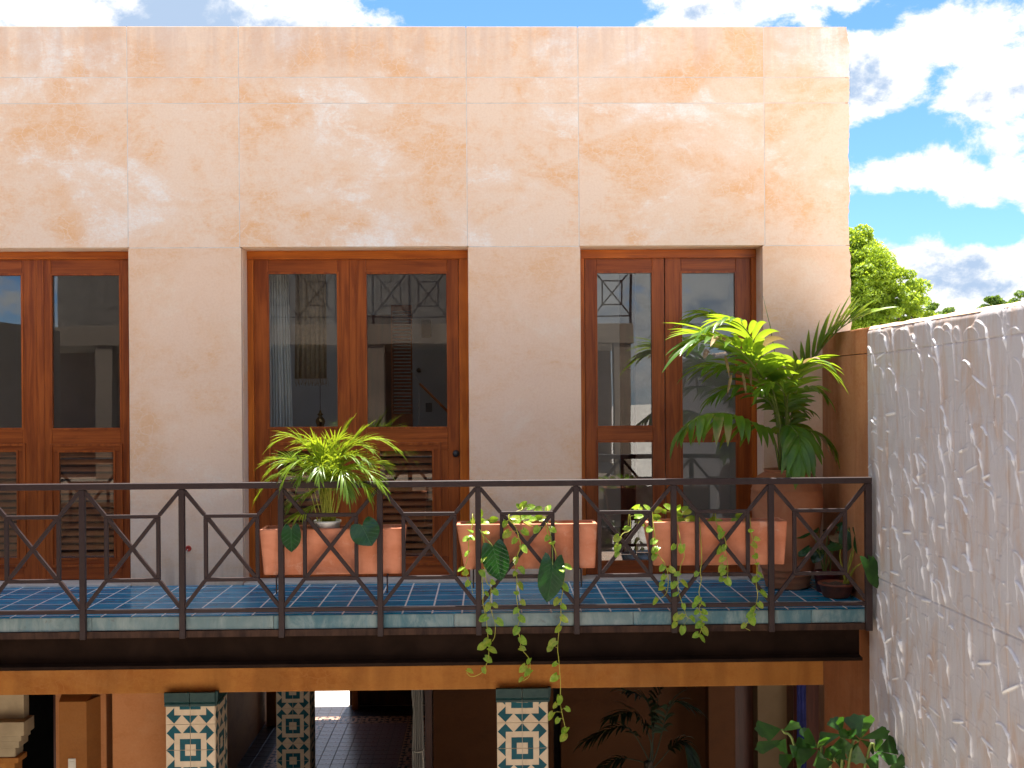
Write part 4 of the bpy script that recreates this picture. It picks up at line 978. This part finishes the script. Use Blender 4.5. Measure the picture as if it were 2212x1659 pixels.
for i in range(34):
    b = Vector((pc.x+rnd_.uniform(-.06, .06), Ya+rnd_.uniform(-.05, .05), zpt+.02)); e_ = b+Vector((rnd_.uniform(-.12, .12), rnd_.uniform(-.06, .06), rnd_.uniform(.22, .36)))
    m.tube([b, (b+e_)/2+Vector((rnd_.uniform(-.01, .01), 0, 0)), e_], [.0038, .003, .0016], 5)
m.obj('stems', STEM_Y, ar)

# ---- heart leaved plant in the first box, and the two big leaves of the second
def big_leaf(parent, base, tipdir, nrm, L, Wd, name='leaf', mat=LF_DARK, heart=.30, curl=.12, fold=.12):
    return link(name, leaf_mesh(name, L, Wd, heart, mat, fold, curl, 12), frame_to(base, tipdir, nrm), parent)
hp = thing('heart_leaf_plant', 'plant with two glossy heart leaves beside the areca pot', 'plant', (g1[0]+.3, Ya, g1[3]+.25))
def HB(x, y, Y): return PY(*zA(x, y), Y)
yl = YR-.03
b = HB(1480, 1420, yl); big_leaf(hp, b, (.30, -.25, -.55), (-.1, -1, .35), .155, .20)
m = MB(); m.tube(catmull([(b.x-.12, Ya, g1[3]+.22), (b.x-.06, Ya-.05, g1[2]+.02), b], 5), .004, 6); 
b2 = HB(560, 1470, yl); big_leaf(hp, b2, (.02, -.15, -1), (-.1, -1, .2), .15, .135)
m.obj('leaf_stalk', STEM, hp); m = MB(); m.tube(catmull([(b2.x+.02, Ya, g1[3]+.22), (b2.x+.01, Ya-.05, g1[2]+.04), b2], 5), .004, 6); m.obj('leaf_stalk', STEM, hp)
zB = fp(1140, 1240, 5.185); zB2 = fp(1140, 1540, 4.878); zC = fp(1500, 1240, 4.3667)
pb2 = thing('anthurium', 'plant with two large dark oval leaves hanging through the rails', 'plant', (c2.x, c2.y, g2[3]+.25))
yv = YR-.045
b = PY(*zB(480, 655), yv); big_leaf(pb2, b, (.20, -.1, -.9), (-.15, -1, .1), .235, .185, heart=.18)
m = MB(); m.tube(catmull([(b.x-.11, c2.y, g2[3]+.26), (b.x-.085, c2.y-.07, g2[2]+.03), PY(*zB(310, 440), YR-.02), b], 5), .0035, 6)
b = PY(*zB(1255, 895), yv-.01); big_leaf(pb2, b, (-.14, -.12, -.95), (.25, -1, .15), .25, .185, heart=.34, curl=.2)
m.obj('leaf_stalk', STEM, pb2); m = MB(); m.tube(catmull([(b.x-.02, c2.y, g2[3]+.26), (b.x-.03, c2.y-.06, g2[2]+.02), PY(*zB(1240, 560), YR-.02), b], 5), .0035, 6); m.obj('leaf_stalk', STEM, pb2)

# ---- trailing pothos
pm1 = [leaf_mesh('leaf', 1., .82, .22, mt, .25, cu) for mt in (LF_POTHOS, LF_POTHOS2) for cu in (.1, .5)]
def pothos(label, group_c, vines, leaves, tufts, Ysoil, zsoil, conv_all):
    t = thing('pothos', label, 'plant', (group_c.x, group_c.y, zsoil), 'trailing pothos vines')
    vo = []
    for pts in vines:
        P = []
        for i, (u, v) in enumerate(pts):
            y = YR-.026-.012*math.sin(i*1.7+u*.05) if i >= 2 else (YR+.03, YR-.010)[i]
            P.append(PY(u, v, y))
        root = Vector((P[0].x+random.uniform(-.02, .02), Ysoil, zsoil)); arch = Vector((P[0].x, Ysoil-.05, max(P[0].z, zsoil+.09)+.012))
        if P[0].z < zsoil+.05: P = [P[0]]+P[1:]
        c = catmull([root, arch]+P, 5); vo.append(c)
    stems = [MB() for _ in vines]; lv = []
    allL = [(q, YR-.035) for q in leaves]+[(q, None) for q in tufts]
    for (u, v), Y in allL:
        if Y is None: Y = Ysoil+random.uniform(-.085, .03)
        cpt = PY(u, v, Y+random.uniform(-.018, .012)); best = None
        for k, c in enumerate(vo):
            for q in c:
                d = (q-cpt).length
                if best is None or d < best[0]: best = (d, k, q)
        d, k, q = best; L = random.uniform(.040, .064)
        dirn = (cpt-q); dirn.y *= .3
        if dirn.length < .004: dirn = Vector((random.choice((-1, 1)), 0, 0))
        dirn = dirn.normalized()*.8+Vector((random.uniform(-.25, .25), -.25, -.75 if Y < YR else .05)); dirn.normalize()
        base = cpt-dirn*L*.45
        nrm = Vector((random.uniform(-1.1, 1.1), -1, random.uniform(-.1, 1.3)))
        stems[k].tube([q, (q+base)/2+Vector((0, -.006, .006)), base], [.0016, .0013, .001], 4, 0, False)
        lv.append((k, frame_to(base, dirn, nrm) @ Matrix.Diagonal((L, L, L, 1)), pm1[random.choice((0, 0, 0, 1, 2, 3))]))
    objs = []
    for k, c in enumerate(vo):
        stems[k].tube(c, [.0034-.0016*i/len(c) for i in range(len(c))], 5); objs.append(stems[k].obj('vine', STEM_Y, t))
    for k, mt, me in lv: link('leaf', me, mt, objs[k])
    return t
vinesB = [[zB(*q) for q in ((215, 360), (165, 560), (165, 680), (145, 830), (105, 960), (150, 1060), (200, 1170), (215, 1260))],
          [zB(*q) for q in ((300, 400), (350, 520), (370, 680), (395, 820), (370, 960), (400, 1120), (450, 1180), (450, 1300), (440, 1420), (480, 1560))]+[zB2(*q) for q in ((465, 40), (480, 130), (470, 250), (440, 310))],
          [zB(*q) for q in ((300, 420), (310, 640), (310, 930), (330, 1000), (350, 1240), (350, 1400), (390, 1560))]+[zB2(*q) for q in ((372, 60), (385, 200), (395, 330), (400, 430), (395, 520), (360, 610), (300, 700), (190, 740), (125, 690))],
          [zB(*q) for q in ((850, 180), (700, 230), (690, 310), (770, 400), (820, 560), (835, 660), (790, 790), (770, 960), (790, 1080), (780, 1260), (800, 1420), (825, 1580))]+[zB2(*q) for q in ((760, 100), (750, 170), (780, 260), (790, 370), (820, 430), (890, 520), (905, 640), (890, 740), (820, 790))],
          [zB(*q) for q in ((1190, 180), (1165, 350), (1200, 510), (1260, 640), (1300, 760), (1340, 880), (1390, 1010), (1400, 1110), (1380, 1260), (1360, 1400), (1360, 1590))]+[zB2(*q) for q in ((1258, 150), (1240, 390), (1255, 550), (1275, 830), (1270, 1020), (1280, 1120), (1310, 1260), (1335, 1400), (1310, 1500))]]
leavesB = [zB(*q) for q in ((190, 450), (205, 545), (125, 560), (140, 750), (60, 950), (125, 990), (150, 1140), (395, 480), (350, 820), (440, 900), (345, 1010), (465, 995), (480, 1120), (400, 1270), (515, 1250), (410, 1440), (510, 1420), (355, 1600), (570, 1640),
            (630, 365), (650, 500), (755, 585), (885, 690), (770, 840), (860, 960), (765, 1005), (840, 1170), (785, 1260), (870, 1385), (775, 1490), (860, 1600), (1180, 550), (1250, 610), (1260, 440), (1455, 920), (1375, 960), (1420, 1190), (1300, 1370), (1400, 1440), (1410, 1600), (1040, 440), (900, 470))]
leavesB += [zB2(*q) for q in ((330, 30), (410, 190), (370, 310), (400, 340), (450, 420), (310, 375), (400, 530), (345, 665), (175, 670), (730, 185), (820, 305), (810, 395), (885, 555), (810, 645), (870, 690), (790, 775),
             (1240, 160), (1175, 330), (1140, 400), (1200, 590), (1195, 760), (1260, 1030), (1205, 1095), (1365, 1140), (1235, 1280), (1325, 1400), (1310, 1480), (1150, 1220))]
tuftB = [zB(*q) for q in ((880, 110), (975, 140), (1060, 175), (810, 130), (1200, 150), (770, 280), (850, 280), (930, 260), (750, 350), (945, 360), (320, 320), (390, 350), (440, 340), (500, 300), (170, 370), (220, 330), (520, 440), (1060, 280), (1110, 300), (320, 215), (1300, 385), (690, 300), (820, 330), (1000, 300))]
pothos('pothos vines trailing far below the rail from the middle box', c2, vinesB, leavesB, tuftB, c2.y, g2[3]+.27, None)
vinesC = [[zC(*q) for q in ((330, 365), (250, 410), (200, 500), (195, 570), (220, 650))],
          [zC(*q) for q in ((580, 300), (600, 440), (630, 620), (700, 730), (740, 850), (740, 1000), (710, 1080), (620, 1140))],
          [zC(*q) for q in ((850, 330), (870, 440), (885, 520), (920, 650), (880, 760), (870, 850), (850, 960), (870, 1090), (910, 1200), (945, 1310), (985, 1340))],
          [zC(*q) for q in ((1090, 330), (1110, 680), (1095, 820), (1105, 920), (1080, 1050), (1110, 1160), (1085, 1220), (1110, 1320), (1115, 1420), (1080, 1530))],
          [zC(*q) for q in ((1270, 290), (1310, 360), (1350, 430), (1375, 520), (1360, 580), (1380, 660), (1395, 780), (1385, 900), (1330, 930))],
          [zC(*q) for q in ((1640, 290), (1655, 420), (1690, 540), (1690, 660), (1715, 780), (1705, 950), (1720, 1080), (1700, 1200), (1680, 1270), (1650, 1350), (1570, 1420), (1640, 1470))]]
leavesC = [zC(*q) for q in ((300, 355), (180, 465), (185, 570), (180, 640), (535, 370), (580, 500), (600, 590), (590, 670), (675, 790), (690, 890), (670, 960), (670, 1010), (600, 1150), (800, 970), (800, 560), (890, 580), (790, 810), (840, 855), (925, 960), (820, 1070), (915, 1210), (890, 1320), (1015, 1340), (830, 1330), (810, 1410), (900, 1470),
            (1050, 855), (1060, 1140), (1030, 1190), (1130, 1180), (1050, 1270), (1145, 1270), (1135, 1340), (1080, 1410), (1150, 1480), (1045, 1520), (1120, 1560), (1310, 360), (1320, 430), (1350, 570), (1330, 690), (1325, 790), (1340, 835), (1320, 910), (1400, 940), (1300, 600), (1645, 380), (1715, 470), (1690, 540), (1700, 660), (1715, 740), (1755, 865), (1695, 915), (1790, 1070), (1755, 1195), (1665, 1235), (1640, 1300), (1665, 1365), (1565, 1420))]
tuftC = [zC(*q) for q in ((400, 115), (430, 130), (510, 125), (640, 150), (690, 165), (735, 115), (850, 130), (930, 130), (950, 170), (620, 230), (860, 200), (970, 260), (1000, 240), (430, 220), (670, 300), (1230, 260), (1300, 270), (1515, 215), (1465, 265), (590, 290), (900, 270), (460, 300))]
pothos('pothos vines trailing from the box in front of the corner door', c3, vinesC, leavesC, tuftC, c3.y, g3[3]+.27, None)

# ---- clay urn with the large palm
Yu = -.33
pu_ = PY(1700, 1150, Yu); ux = pu_.x; zr_ = Z(1700, 1013, Yu)
ur = thing('clay_urn', 'tall clay urn with ringed foot in the balcony corner', 'urn', (ux, Yu, 0))
m = MB(); k = zr_/.95
pr = [(.0, .004), (.155, .004), (.163, .02), (.166, .05), (.172, .058), (.170, .066), (.178, .10), (.186, .108), (.184, .116), (.192, .15), (.20, .158), (.199, .166), (.222, .32), (.245, .48), (.262, .62), (.268, .72), (.262, .78), (.268, .785), (.262, .792), (.245, .85), (.215, .895), (.185, .915), (.165, .925), (.168, .94), (.172, .95), (.160, .952), (.148, .94), (.145, .90), (0, .89)]
m.lathe([(r, z*k) for r, z in pr], 48, (ux, Yu, 0)); m.obj('urn_body', TERRA_U, ur)
m = MB(); m.lathe([(0, .905*k), (.147, .90*k)], 24, (ux, Yu, 0)); m.obj('soil', SOIL, ur)
zP = fp(1640, 700, 2.963)
bp_ = thing('kentia_palm', 'large arching palm growing out of the clay urn', 'palm', (ux, Yu, .9*k))
def B(x, y, dy=0.): return PY(*zP(x, y), Yu+dy)
def bf(path, b=(0, 0), **kw):
    bb = Vector((ux+b[0], Yu+b[1], .90*k)); kw = dict(dict(n=15, Lm=.38, wd=.056, droop=.8, start=.42, ang=52, rise=.25, rr=(.011, .003), stem=STEM, segs=6), **kw)
    return frond('frond', [bb]+[B(*q) for q in path], bp_, LF_PALM, **kw)
bf([(900, 1000, -.12), (780, 720, -.28), (620, 520, -.42), (430, 430, -.52), (290, 470, -.58)], (-.02, -.02), n=19, Lm=.50, droop=.75, dry=.10, up=(-.2, -.25, 1))
bf([(880, 980, .02), (760, 740, .04), (560, 650, .02), (380, 640, -.02)], (-.03, .02), n=18, Lm=.42, droop=1.0, wd=.044, ang=60)
bf([(860, 1150, -.08), (720, 1060, -.22), (520, 990, -.36), (330, 1010, -.44), (200, 1110, -.48)], (-.05, -.03), n=11, Lm=.34, wd=.072, droop=1.7, start=.34, ang=66, rise=.05)
bf([(960, 1100, -.15), (1040, 1130, -.32), (1065, 1230, -.46), (1050, 1330, -.52)], (.01, -.04), n=10, Lm=.32, wd=.066, droop=1.3, start=.5, ang=50, rise=.1, up=(0, -.4, 1))
bf([(980, 1120, -.06), (1100, 1110, -.14), (1220, 1150, -.20), (1300, 1250, -.24)], (.03, -.02), n=12, Lm=.25, wd=.046, droop=1.3, start=.42, dry=.16)
bf([(970, 950, -.12), (1000, 760, -.26), (1060, 640, -.38), (1180, 610, -.46), (1290, 680, -.50)], (.02, -.01), n=15, Lm=.30, wd=.046, droop=.75, dry=.05)
bf([(980, 940, .02), (1080, 720, .02), (1200, 540, -.02), (1330, 390, -.10), (1440, 310, -.16), (1540, 265, -.20)], (.03, .02), n=13, Lm=.36, wd=.056, droop=.30, start=.52, ang=40, rise=.3, up=(-.5, -.3, 1), gap=.1)
bf([(930, 900, .05), (820, 620, .08), (640, 400, .08), (420, 260, .04), (260, 280, 0)], (-.01, .03), n=16, Lm=.33, wd=.046, droop=.9, start=.5)
bf([(960, 960, -.10), (940, 820, -.25), (880, 760, -.38), (800, 800, -.46)], (0, -.02), n=12, Lm=.26, wd=.042, droop=1.0, start=.45)
bf([(985, 950, -.03), (1060, 840, -.10), (1160, 800, -.16), (1240, 850, -.20)], (.03, -.02), n=11, Lm=.24, wd=.046, droop=1.1, start=.42)
bf([(1000, 1010, -.03), (1060, 960, -.06), (1110, 960, -.08)], (.03, 0), n=7, Lm=.20, wd=.042, droop=1.2, start=.45)
bf([(900, 950, -.16), (800, 640, -.34), (690, 400, -.48), (560, 300, -.55), (420, 340, -.60)], (-.01, -.03), n=15, Lm=.34, wd=.048, droop=1.0, start=.5, dry=.12)
bf([(890, 1000, -.06), (770, 850, -.12), (600, 790, -.18), (440, 860, -.22)], (-.04, -.01), n=14, Lm=.30, wd=.040, droop=1.1, start=.45)
m = MB(); m.tube([B(930, 1000, 0), B(890, 600, -.03), B(845, 340, -.05), B(792, 118, -.07)], [.006, .004, .003, .001], 6); m.obj('spear_leaf', STEM, bp_)
m = MB()
for i in range(7): m.tube(catmull([(ux+random.uniform(-.05, .05), Yu+random.uniform(-.04, .04), .88*k), B(940+random.uniform(-30, 30), 1150), B(930+random.uniform(-70, 70), 920)], 4), [.013-.0008*j for j in range(9)], 6)
m.obj('leaf_bases', STEM, bp_)
for q in ((560, 700, -.33), (640, 690, -.3), (510, 560, -.36), (700, 640, -.25)):
    b = B(*q); m = MB(); ribbon(m, b, (random.uniform(-.3, .3), -.2, -.8), (0, -1, 0), .16, .022, .5, 5); m.obj('dry_leaflet', DRY, bp_)

# ---- two small pots in the corner
zD = fp(1840, 1260, 5.185)
Yb_ = -.74; p = PY(*zD(1300, 1150), Yb_); p.z = 0
bo = thing('bowl_pot_plant', 'shallow clay bowl with a long stalked leaf reaching past the railing', 'potted plant', (p.x, Yb_, 0))
m = MB(); m.lathe([(0, .001), (.085, .001), (.095, .012), (.118, .085), (.128, .088), (.130, .102), (.120, .104), (.112, .088), (0, .08)], 36, (p.x, Yb_, 0)); m.obj('bowl', TERRA_B, bo)
m = MB(); m.grid([[(p.x+.11*r*math.cos(a), Yb_+.11*r*math.sin(a), .088+random.uniform(-.004, .007)) for a in np.linspace(0, 2*math.pi, 25)] for r in (0.02, .3, .6, .8, 1)]); m.obj('gravel', SOIL, bo)
st = MB(); rb = Vector((p.x+.07, Yb_, .09))
def D(x, y, Y): return PY(*zD(x, y), Y)
for (pth, td, nr, L, Wd) in (([(1530, 850, Yb_-.12), (1620, 770, -1.08), (1715, 725, -1.235)], (.22, -.1, -.6), (.5, -1, .25), .20, .14),
                             ([(1520, 650, Yb_), (1540, 400, Yb_+.05), (1600, 330, Yb_+.02)], (.3, -.3, -.8), (.3, -1, .3), .15, .12),
                             ([(1480, 700, Yb_+.05), (1530, 470, Yb_+.08), (1450, 330, Yb_+.1)], (-.2, -.3, -.9), (-.2, -1, .3), .17, .12),
                             ([(1350, 700, Yb_), (1360, 560, Yb_-.05), (1350, 530, Yb_-.08)], (-.9, -.4, -.15), (0, -.4, 1), .12, .10),
                             ([(1560, 750, Yb_+.05), (1640, 520, Yb_+.03), (1650, 420, Yb_)], (-.3, -.5, -.8), (.1, -1, .5), .16, .13)):
    pts = [D(*q) for q in pth]; st.tube(catmull([rb+Vector((random.uniform(-.02, .02), random.uniform(-.02, .02), 0))]+pts, 5), [.007-.0003*i for i in range(16)], 6)
    big_leaf(bo, pts[-1], td, nr, L, Wd, mat=LF_FISH if L > .19 else LF_DARK, heart=.25, curl=.3)
st.obj('leaf_stalk', STEM_Y, bo)
Yq2 = -.52; p = PY(*zD(1180, 1100), Yq2)
rp = thing('red_pot_plant', 'small dark leaved plant in a red pot behind the clay bowl', 'potted plant', (p.x, Yq2, 0))
m = MB(); m.lathe([(0, .001), (.075, .001), (.092, .13), (.10, .132), (.10, .15), (.09, .15), (.088, .12), (0, .115)], 30, (p.x, Yq2, 0)); m.obj('pot', RED_POT, rp)
st = MB()
for (x, y, td, L) in ((920, 340, (-.8, -.3, -.3), .12), (1080, 600, (-.5, -.5, -.6), .12), (1020, 290, (-.3, -.5, -.2), .10), (1260, 470, (.5, -.5, -.2), .11), (1330, 300, (.5, -.3, .1), .11), (950, 560, (-.8, -.3, -.5), .11), (1180, 330, (.1, -.6, .2), .10), (1400, 430, (.6, -.4, -.5), .10)):
    b = D(x, y, Yq2+random.uniform(-.08, .06)); st.tube(catmull([(p.x+random.uniform(-.03, .03), Yq2, .12), Vector((p.x, Yq2, .25)).lerp(b, .5), b], 5), .0035, 5); big_leaf(rp, b, td, (random.uniform(-.3, .3), -.7, .7), L, L*.8, curl=.3, heart=.22)
b = D(1270, 410, Yq2-.05); big_leaf(rp, b, (.2, -.6, -.5), (0, -1, .4), .07, .09, 'dry_leaf', DRY)
st.obj('leaf_stalk', STEM, rp)

# ---- fishtail palm rising from the court below
zE = fp(1600, 1640, 3.16); Yfp = -1.55
fi = thing('fishtail_palm', 'fishtail palm with wedge leaflets rising against the side wall', 'palm', (PY(*zE(1500, 900), Yfp).x, Yfp, ZG))
def wedge(m, base, d, n, L, Wd):
    base = Vector(base); d = Vector(d).normalized(); n = Vector(n); n = (n-d*n.dot(d)).normalized(); s = d.cross(n); P = []
    for i in range(6):
        t = i/5; row = []
        for j in range(7):
            c = (j/6-.5)*2; ww = Wd/2*(t**.85)
            ll = L*t*(1-.16*abs(c)*t+(.05*((j % 2)-.5) if i == 5 else 0)); row.append(base+d*ll+s*c*ww+n*(.12*ww*((j % 2)*.5)+.15*abs(c)*ww-.10*L*t*t))
        P.append(row)
    m.grid(P)
rs_ = random.Random(9)
bx = PY(*zE(1450, 1000), Yfp)
def E_(x, y, dy=0): return PY(*zE(x, y), Yfp+dy)
def branch(path, wedges):
    pts = [E_(*q) for q in path]; m = MB(); m.tube(catmull([Vector((bx.x+rs_.uniform(-.1, .1), Yfp+rs_.uniform(-.05, .05), -2.4))]+pts, 6), [.012-.0004*i for i in range(6*len(pts)+1)], 6, 1)
    for (bx_, by_, tx, ty, w) in wedges:
        a = E_(bx_, by_, rs_.uniform(-.05, .03)); t_ = E_(tx, ty, rs_.uniform(-.16, .06)); d = t_-a
        wedge(m, a, d, (rs_.uniform(-.3, .3), -1, rs_.uniform(.1, .7)), d.length, w*.00094*1.0)
    m.obj('frond', [LF_FISH, STEM], fi)
branch([(1650, 850), (1735, 660)], [(1735, 655, 1690, 455, 170), (1740, 655, 1830, 490, 80), (1740, 655, 1975, 595, 90), (1735, 660, 1590, 610, 70), (1740, 660, 1880, 750, 80), (1720, 700, 1710, 860, 150), (1730, 680, 1640, 800, 90)])
branch([(1780, 850), (1870, 750)], [(1870, 750, 2050, 690, 150), (1870, 755, 2015, 830, 90), (1860, 760, 1900, 650, 70), (1880, 760, 1830, 880, 100), (1960, 900, 2120, 860, 160)])
branch([(1600, 800), (1595, 610)], [(1595, 605, 1505, 490, 100), (1595, 600, 1590, 500, 70), (1590, 620, 1410, 660, 100), (1600, 610, 1700, 600, 70), (1590, 640, 1560, 800, 130), (1595, 640, 1660, 750, 80)])
branch([(1440, 850), (1400, 720)], [(1400, 720, 1320, 610, 110), (1390, 720, 1240, 690, 110), (1400, 730, 1480, 660, 90), (1400, 740, 1250, 800, 110), (1410, 740, 1440, 880, 120), (1400, 730, 1270, 560, 70)])
branch([(1250, 850), (1120, 580)], [(1120, 580, 920, 570, 120), (1110, 580, 990, 640, 80), (1130, 590, 1250, 540, 90), (1150, 650, 1100, 760, 110), (1160, 660, 920, 740, 90), (1180, 700, 1260, 780, 110), (1220, 780, 1110, 850, 110), (1220, 780, 1300, 850, 110)])
branch([(1500, 900), (1540, 830)], [(1540, 830, 1480, 740, 100), (1540, 830, 1620, 850, 110), (1530, 840, 1400, 870, 110), (1560, 840, 1580, 760, 80)])
m = MB(); m.tube([(bx.x, Yfp, ZG), (bx.x+.02, Yfp, -3.2), (bx.x, Yfp, -2.3)], [.05, .04, .025], 8); m.obj('trunk', BARK, fi)
# ---- dark palm in the shade of the patio
zF = fp(1060, 1640, 3.95); Yd = 2.0
dkx = PY(1400, 1600, Yd).x
dk = thing('shade_palm', 'dark palm standing in the deep shade under the balcony', 'palm', (dkx, Yd, ZG))
def dfr(u, v, dy=0): return PY(u, v, Yd+dy)
for path in ([(1400, 1640), (1350, 1570, -.1), (1265, 1600, -.15)], [(1410, 1620), (1400, 1520), (1350, 1490, -.1)], [(1420, 1620), (1450, 1520, -.1), (1500, 1530, -.15)], [(1420, 1650), (1470, 1600), (1500, 1650, -.1)], [(1400, 1650), (1330, 1640), (1280, 1690, -.1)], [(1410, 1600), (1430, 1480), (1470, 1470)], [(1405, 1600), (1370, 1540), (1320, 1550, -.2)]):
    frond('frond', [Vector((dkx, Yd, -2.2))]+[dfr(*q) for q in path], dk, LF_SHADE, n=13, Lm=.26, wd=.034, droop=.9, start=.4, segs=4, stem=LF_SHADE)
m = MB(); m.tube([(dkx, Yd, ZG), (dkx+.02, Yd, -3), (dkx, Yd, -2.1)], [.07, .06, .04], 8); m.obj('trunk', BARK, dk)

# ================================================================== TREES BEHIND
def tree(name, label, c, blobs, nleaf, ls, mat, trunk_r=.25):
    t = thing(name, label, 'tree', (c[0], c[1], ZG), 'trees beyond the side wall'); m = MB(); c = Vector(c)
    top = c+Vector((0, 0, -.5)); m.tube(catmull([(c.x+.3, c.y, ZG), (c.x+.1, c.y+.1, (ZG+c.z)/2), top], 5), [trunk_r*(1-.05*i) for i in range(11)], 8)
    P = []; N = []
    tot = sum(b[3]**2 for b in blobs)
    for (bx_, by_, bz_, br) in blobs:
        b = c+Vector((bx_, by_, bz_)); m.tube(catmull([top-Vector((0, 0, 1)), (top+b)/2+Vector((0, 0, .2)), b], 4), [.10-.009*i for i in range(9)], 6)
        nc = max(10, int(46*br*br))
        for q in range(nc):        # twig clumps over the lobe
            d = Vector(rng.normal(size=3)); d.z = d.z*.9+.15; d.normalize(); cc_ = b+d*br*rng.uniform(.35, 1.0)**.6; cr = br**.5*rng.uniform(.16, .34)
            n_ = int(nleaf*br*br/tot/nc); v = rng.normal(size=(n_, 3)); v /= np.linalg.norm(v, axis=1)[:, None]; v *= (rng.uniform(.3, 1, n_)**.5)[:, None]*cr
            P.append(v*np.array([1.15, 1.15, .8])+np.array(cc_)); nn = v/cr*.5+rng.normal(size=(n_, 3))*1.0+np.array([0, -.35, .5]); N.append(nn/np.linalg.norm(nn, axis=1)[:, None])
    m.obj('trunk', BARK, t)
    P = np.concatenate(P); N = np.concatenate(N); n = len(P); r = rng.normal(size=(n, 3)); a = np.cross(N, r); a /= np.linalg.norm(a, axis=1)[:, None]; b = np.cross(N, a)
    s = ls*rng.uniform(.7, 1.3, n)[:, None]
    V = np.stack([P-a*s, P-b*s*.45+a*s*.1, P+a*s, P+b*s*.45+a*s*.1], 1).reshape(-1, 3); Fc = np.arange(4*n).reshape(-1, 4)
    me = npmesh('crown', V-np.array([c.x, c.y, ZG]), Fc, [mat], False); link('crown', me, WM[t], t)
    return t
Yt_ = 20.
def T(u, v, Y): return PY(u, v, Y)
cz_ = T(1850, 640, Yt_)
bl = []
for (u, v, r, dy) in ((1835, 560, .85, 0), (1790, 600, 1.1, .3), (1870, 580, .75, -.3), (1895, 560, .35, 0), (1850, 640, .9, -.5), (1905, 615, .55, -.3), (1950, 640, .60, -.2), (1975, 660, .42, 0), (1880, 690, .8, -.4), (1945, 690, .65, -.3), (1800, 700, 1.3, 0), (1730, 640, 1.3, .4), (1865, 525, .35, .1), (1985, 690, .35, -.2), (1840, 530, .45, 0), (1930, 595, .25, 0)):
    q = T(u, v, Yt_+dy)-cz_; bl.append((q.x, q.y, q.z, r))
tree('leafy_tree', 'bright green leafy tree behind the corner of the house', cz_, bl, 90000, .05, LF_TREE)
for (u, v, Y, r, lab, nm) in ((2025, 690, 34, .5, 'low dark treetop just right of the leafy tree', 'low_tree'), (2150, 672, 36, .45, 'small treetop peeping over the middle of the side wall', 'low_tree'), (2208, 664, 38, .5, 'treetop over the side wall at the edge of the view', 'low_tree')):
    q = T(u, v, Y); tree(nm, lab, q, [(0, 0, 0, r*1.3), (-r, 0, -.1, r*.8), (r*1.0, .1, -.05, r*.9), (0, 0, -r*1.2, r*1.6)], 9000, .075, LF_TREE2, .15)

# ================================================================== OPPOSITE SIDE OF THE COURT (seen only as reflections)
oh = thing('opposite_house', 'plain rear wing of the court, seen only as reflections in the glass', 'house', (0, -12, ZG))
boxp('back_wall', (-9, -14.2, ZG), (2.6, -14, 2.7), simple('gallery_brown', (.16, .10, .07), .9), oh, 0); boxp('roof_slab', (-9, -14, 2.35), (2.6, -10.4, 2.7), OUT_WALL, oh, .01); boxp('gallery_floor', (-9, -14, -.3), (2.6, -9.0, -.02), OUT_WALL, oh, .01)
boxp('upper_wall', (-9, -14.2, 2.71), (1.2, -14, 7.2), simple('grey_brown_render', (.15, .125, .105), .9), oh, 0)
for xx in (-6.8, -4.4, -2.0, .4, 2.4): boxp('pier', (xx-.15, -10.7, ZG), (xx+.15, -10.42, 2.35), OUT_WALL, oh, .01)
rr_ = dup(rail, Matrix.Translation((0, -10.5-YR, 2.80))); rr_['label'] = 'steel terrace railing across the court, seen only as reflections'
lw_ = thing('side_court_wall', 'plain left wall of the court outside the picture', 'wall', (-7.4, -5, ZG)); boxp('face', (-7.7, -10, ZG), (-7.4, -.01, 2.6), OUT_WALL, lw_, 0)
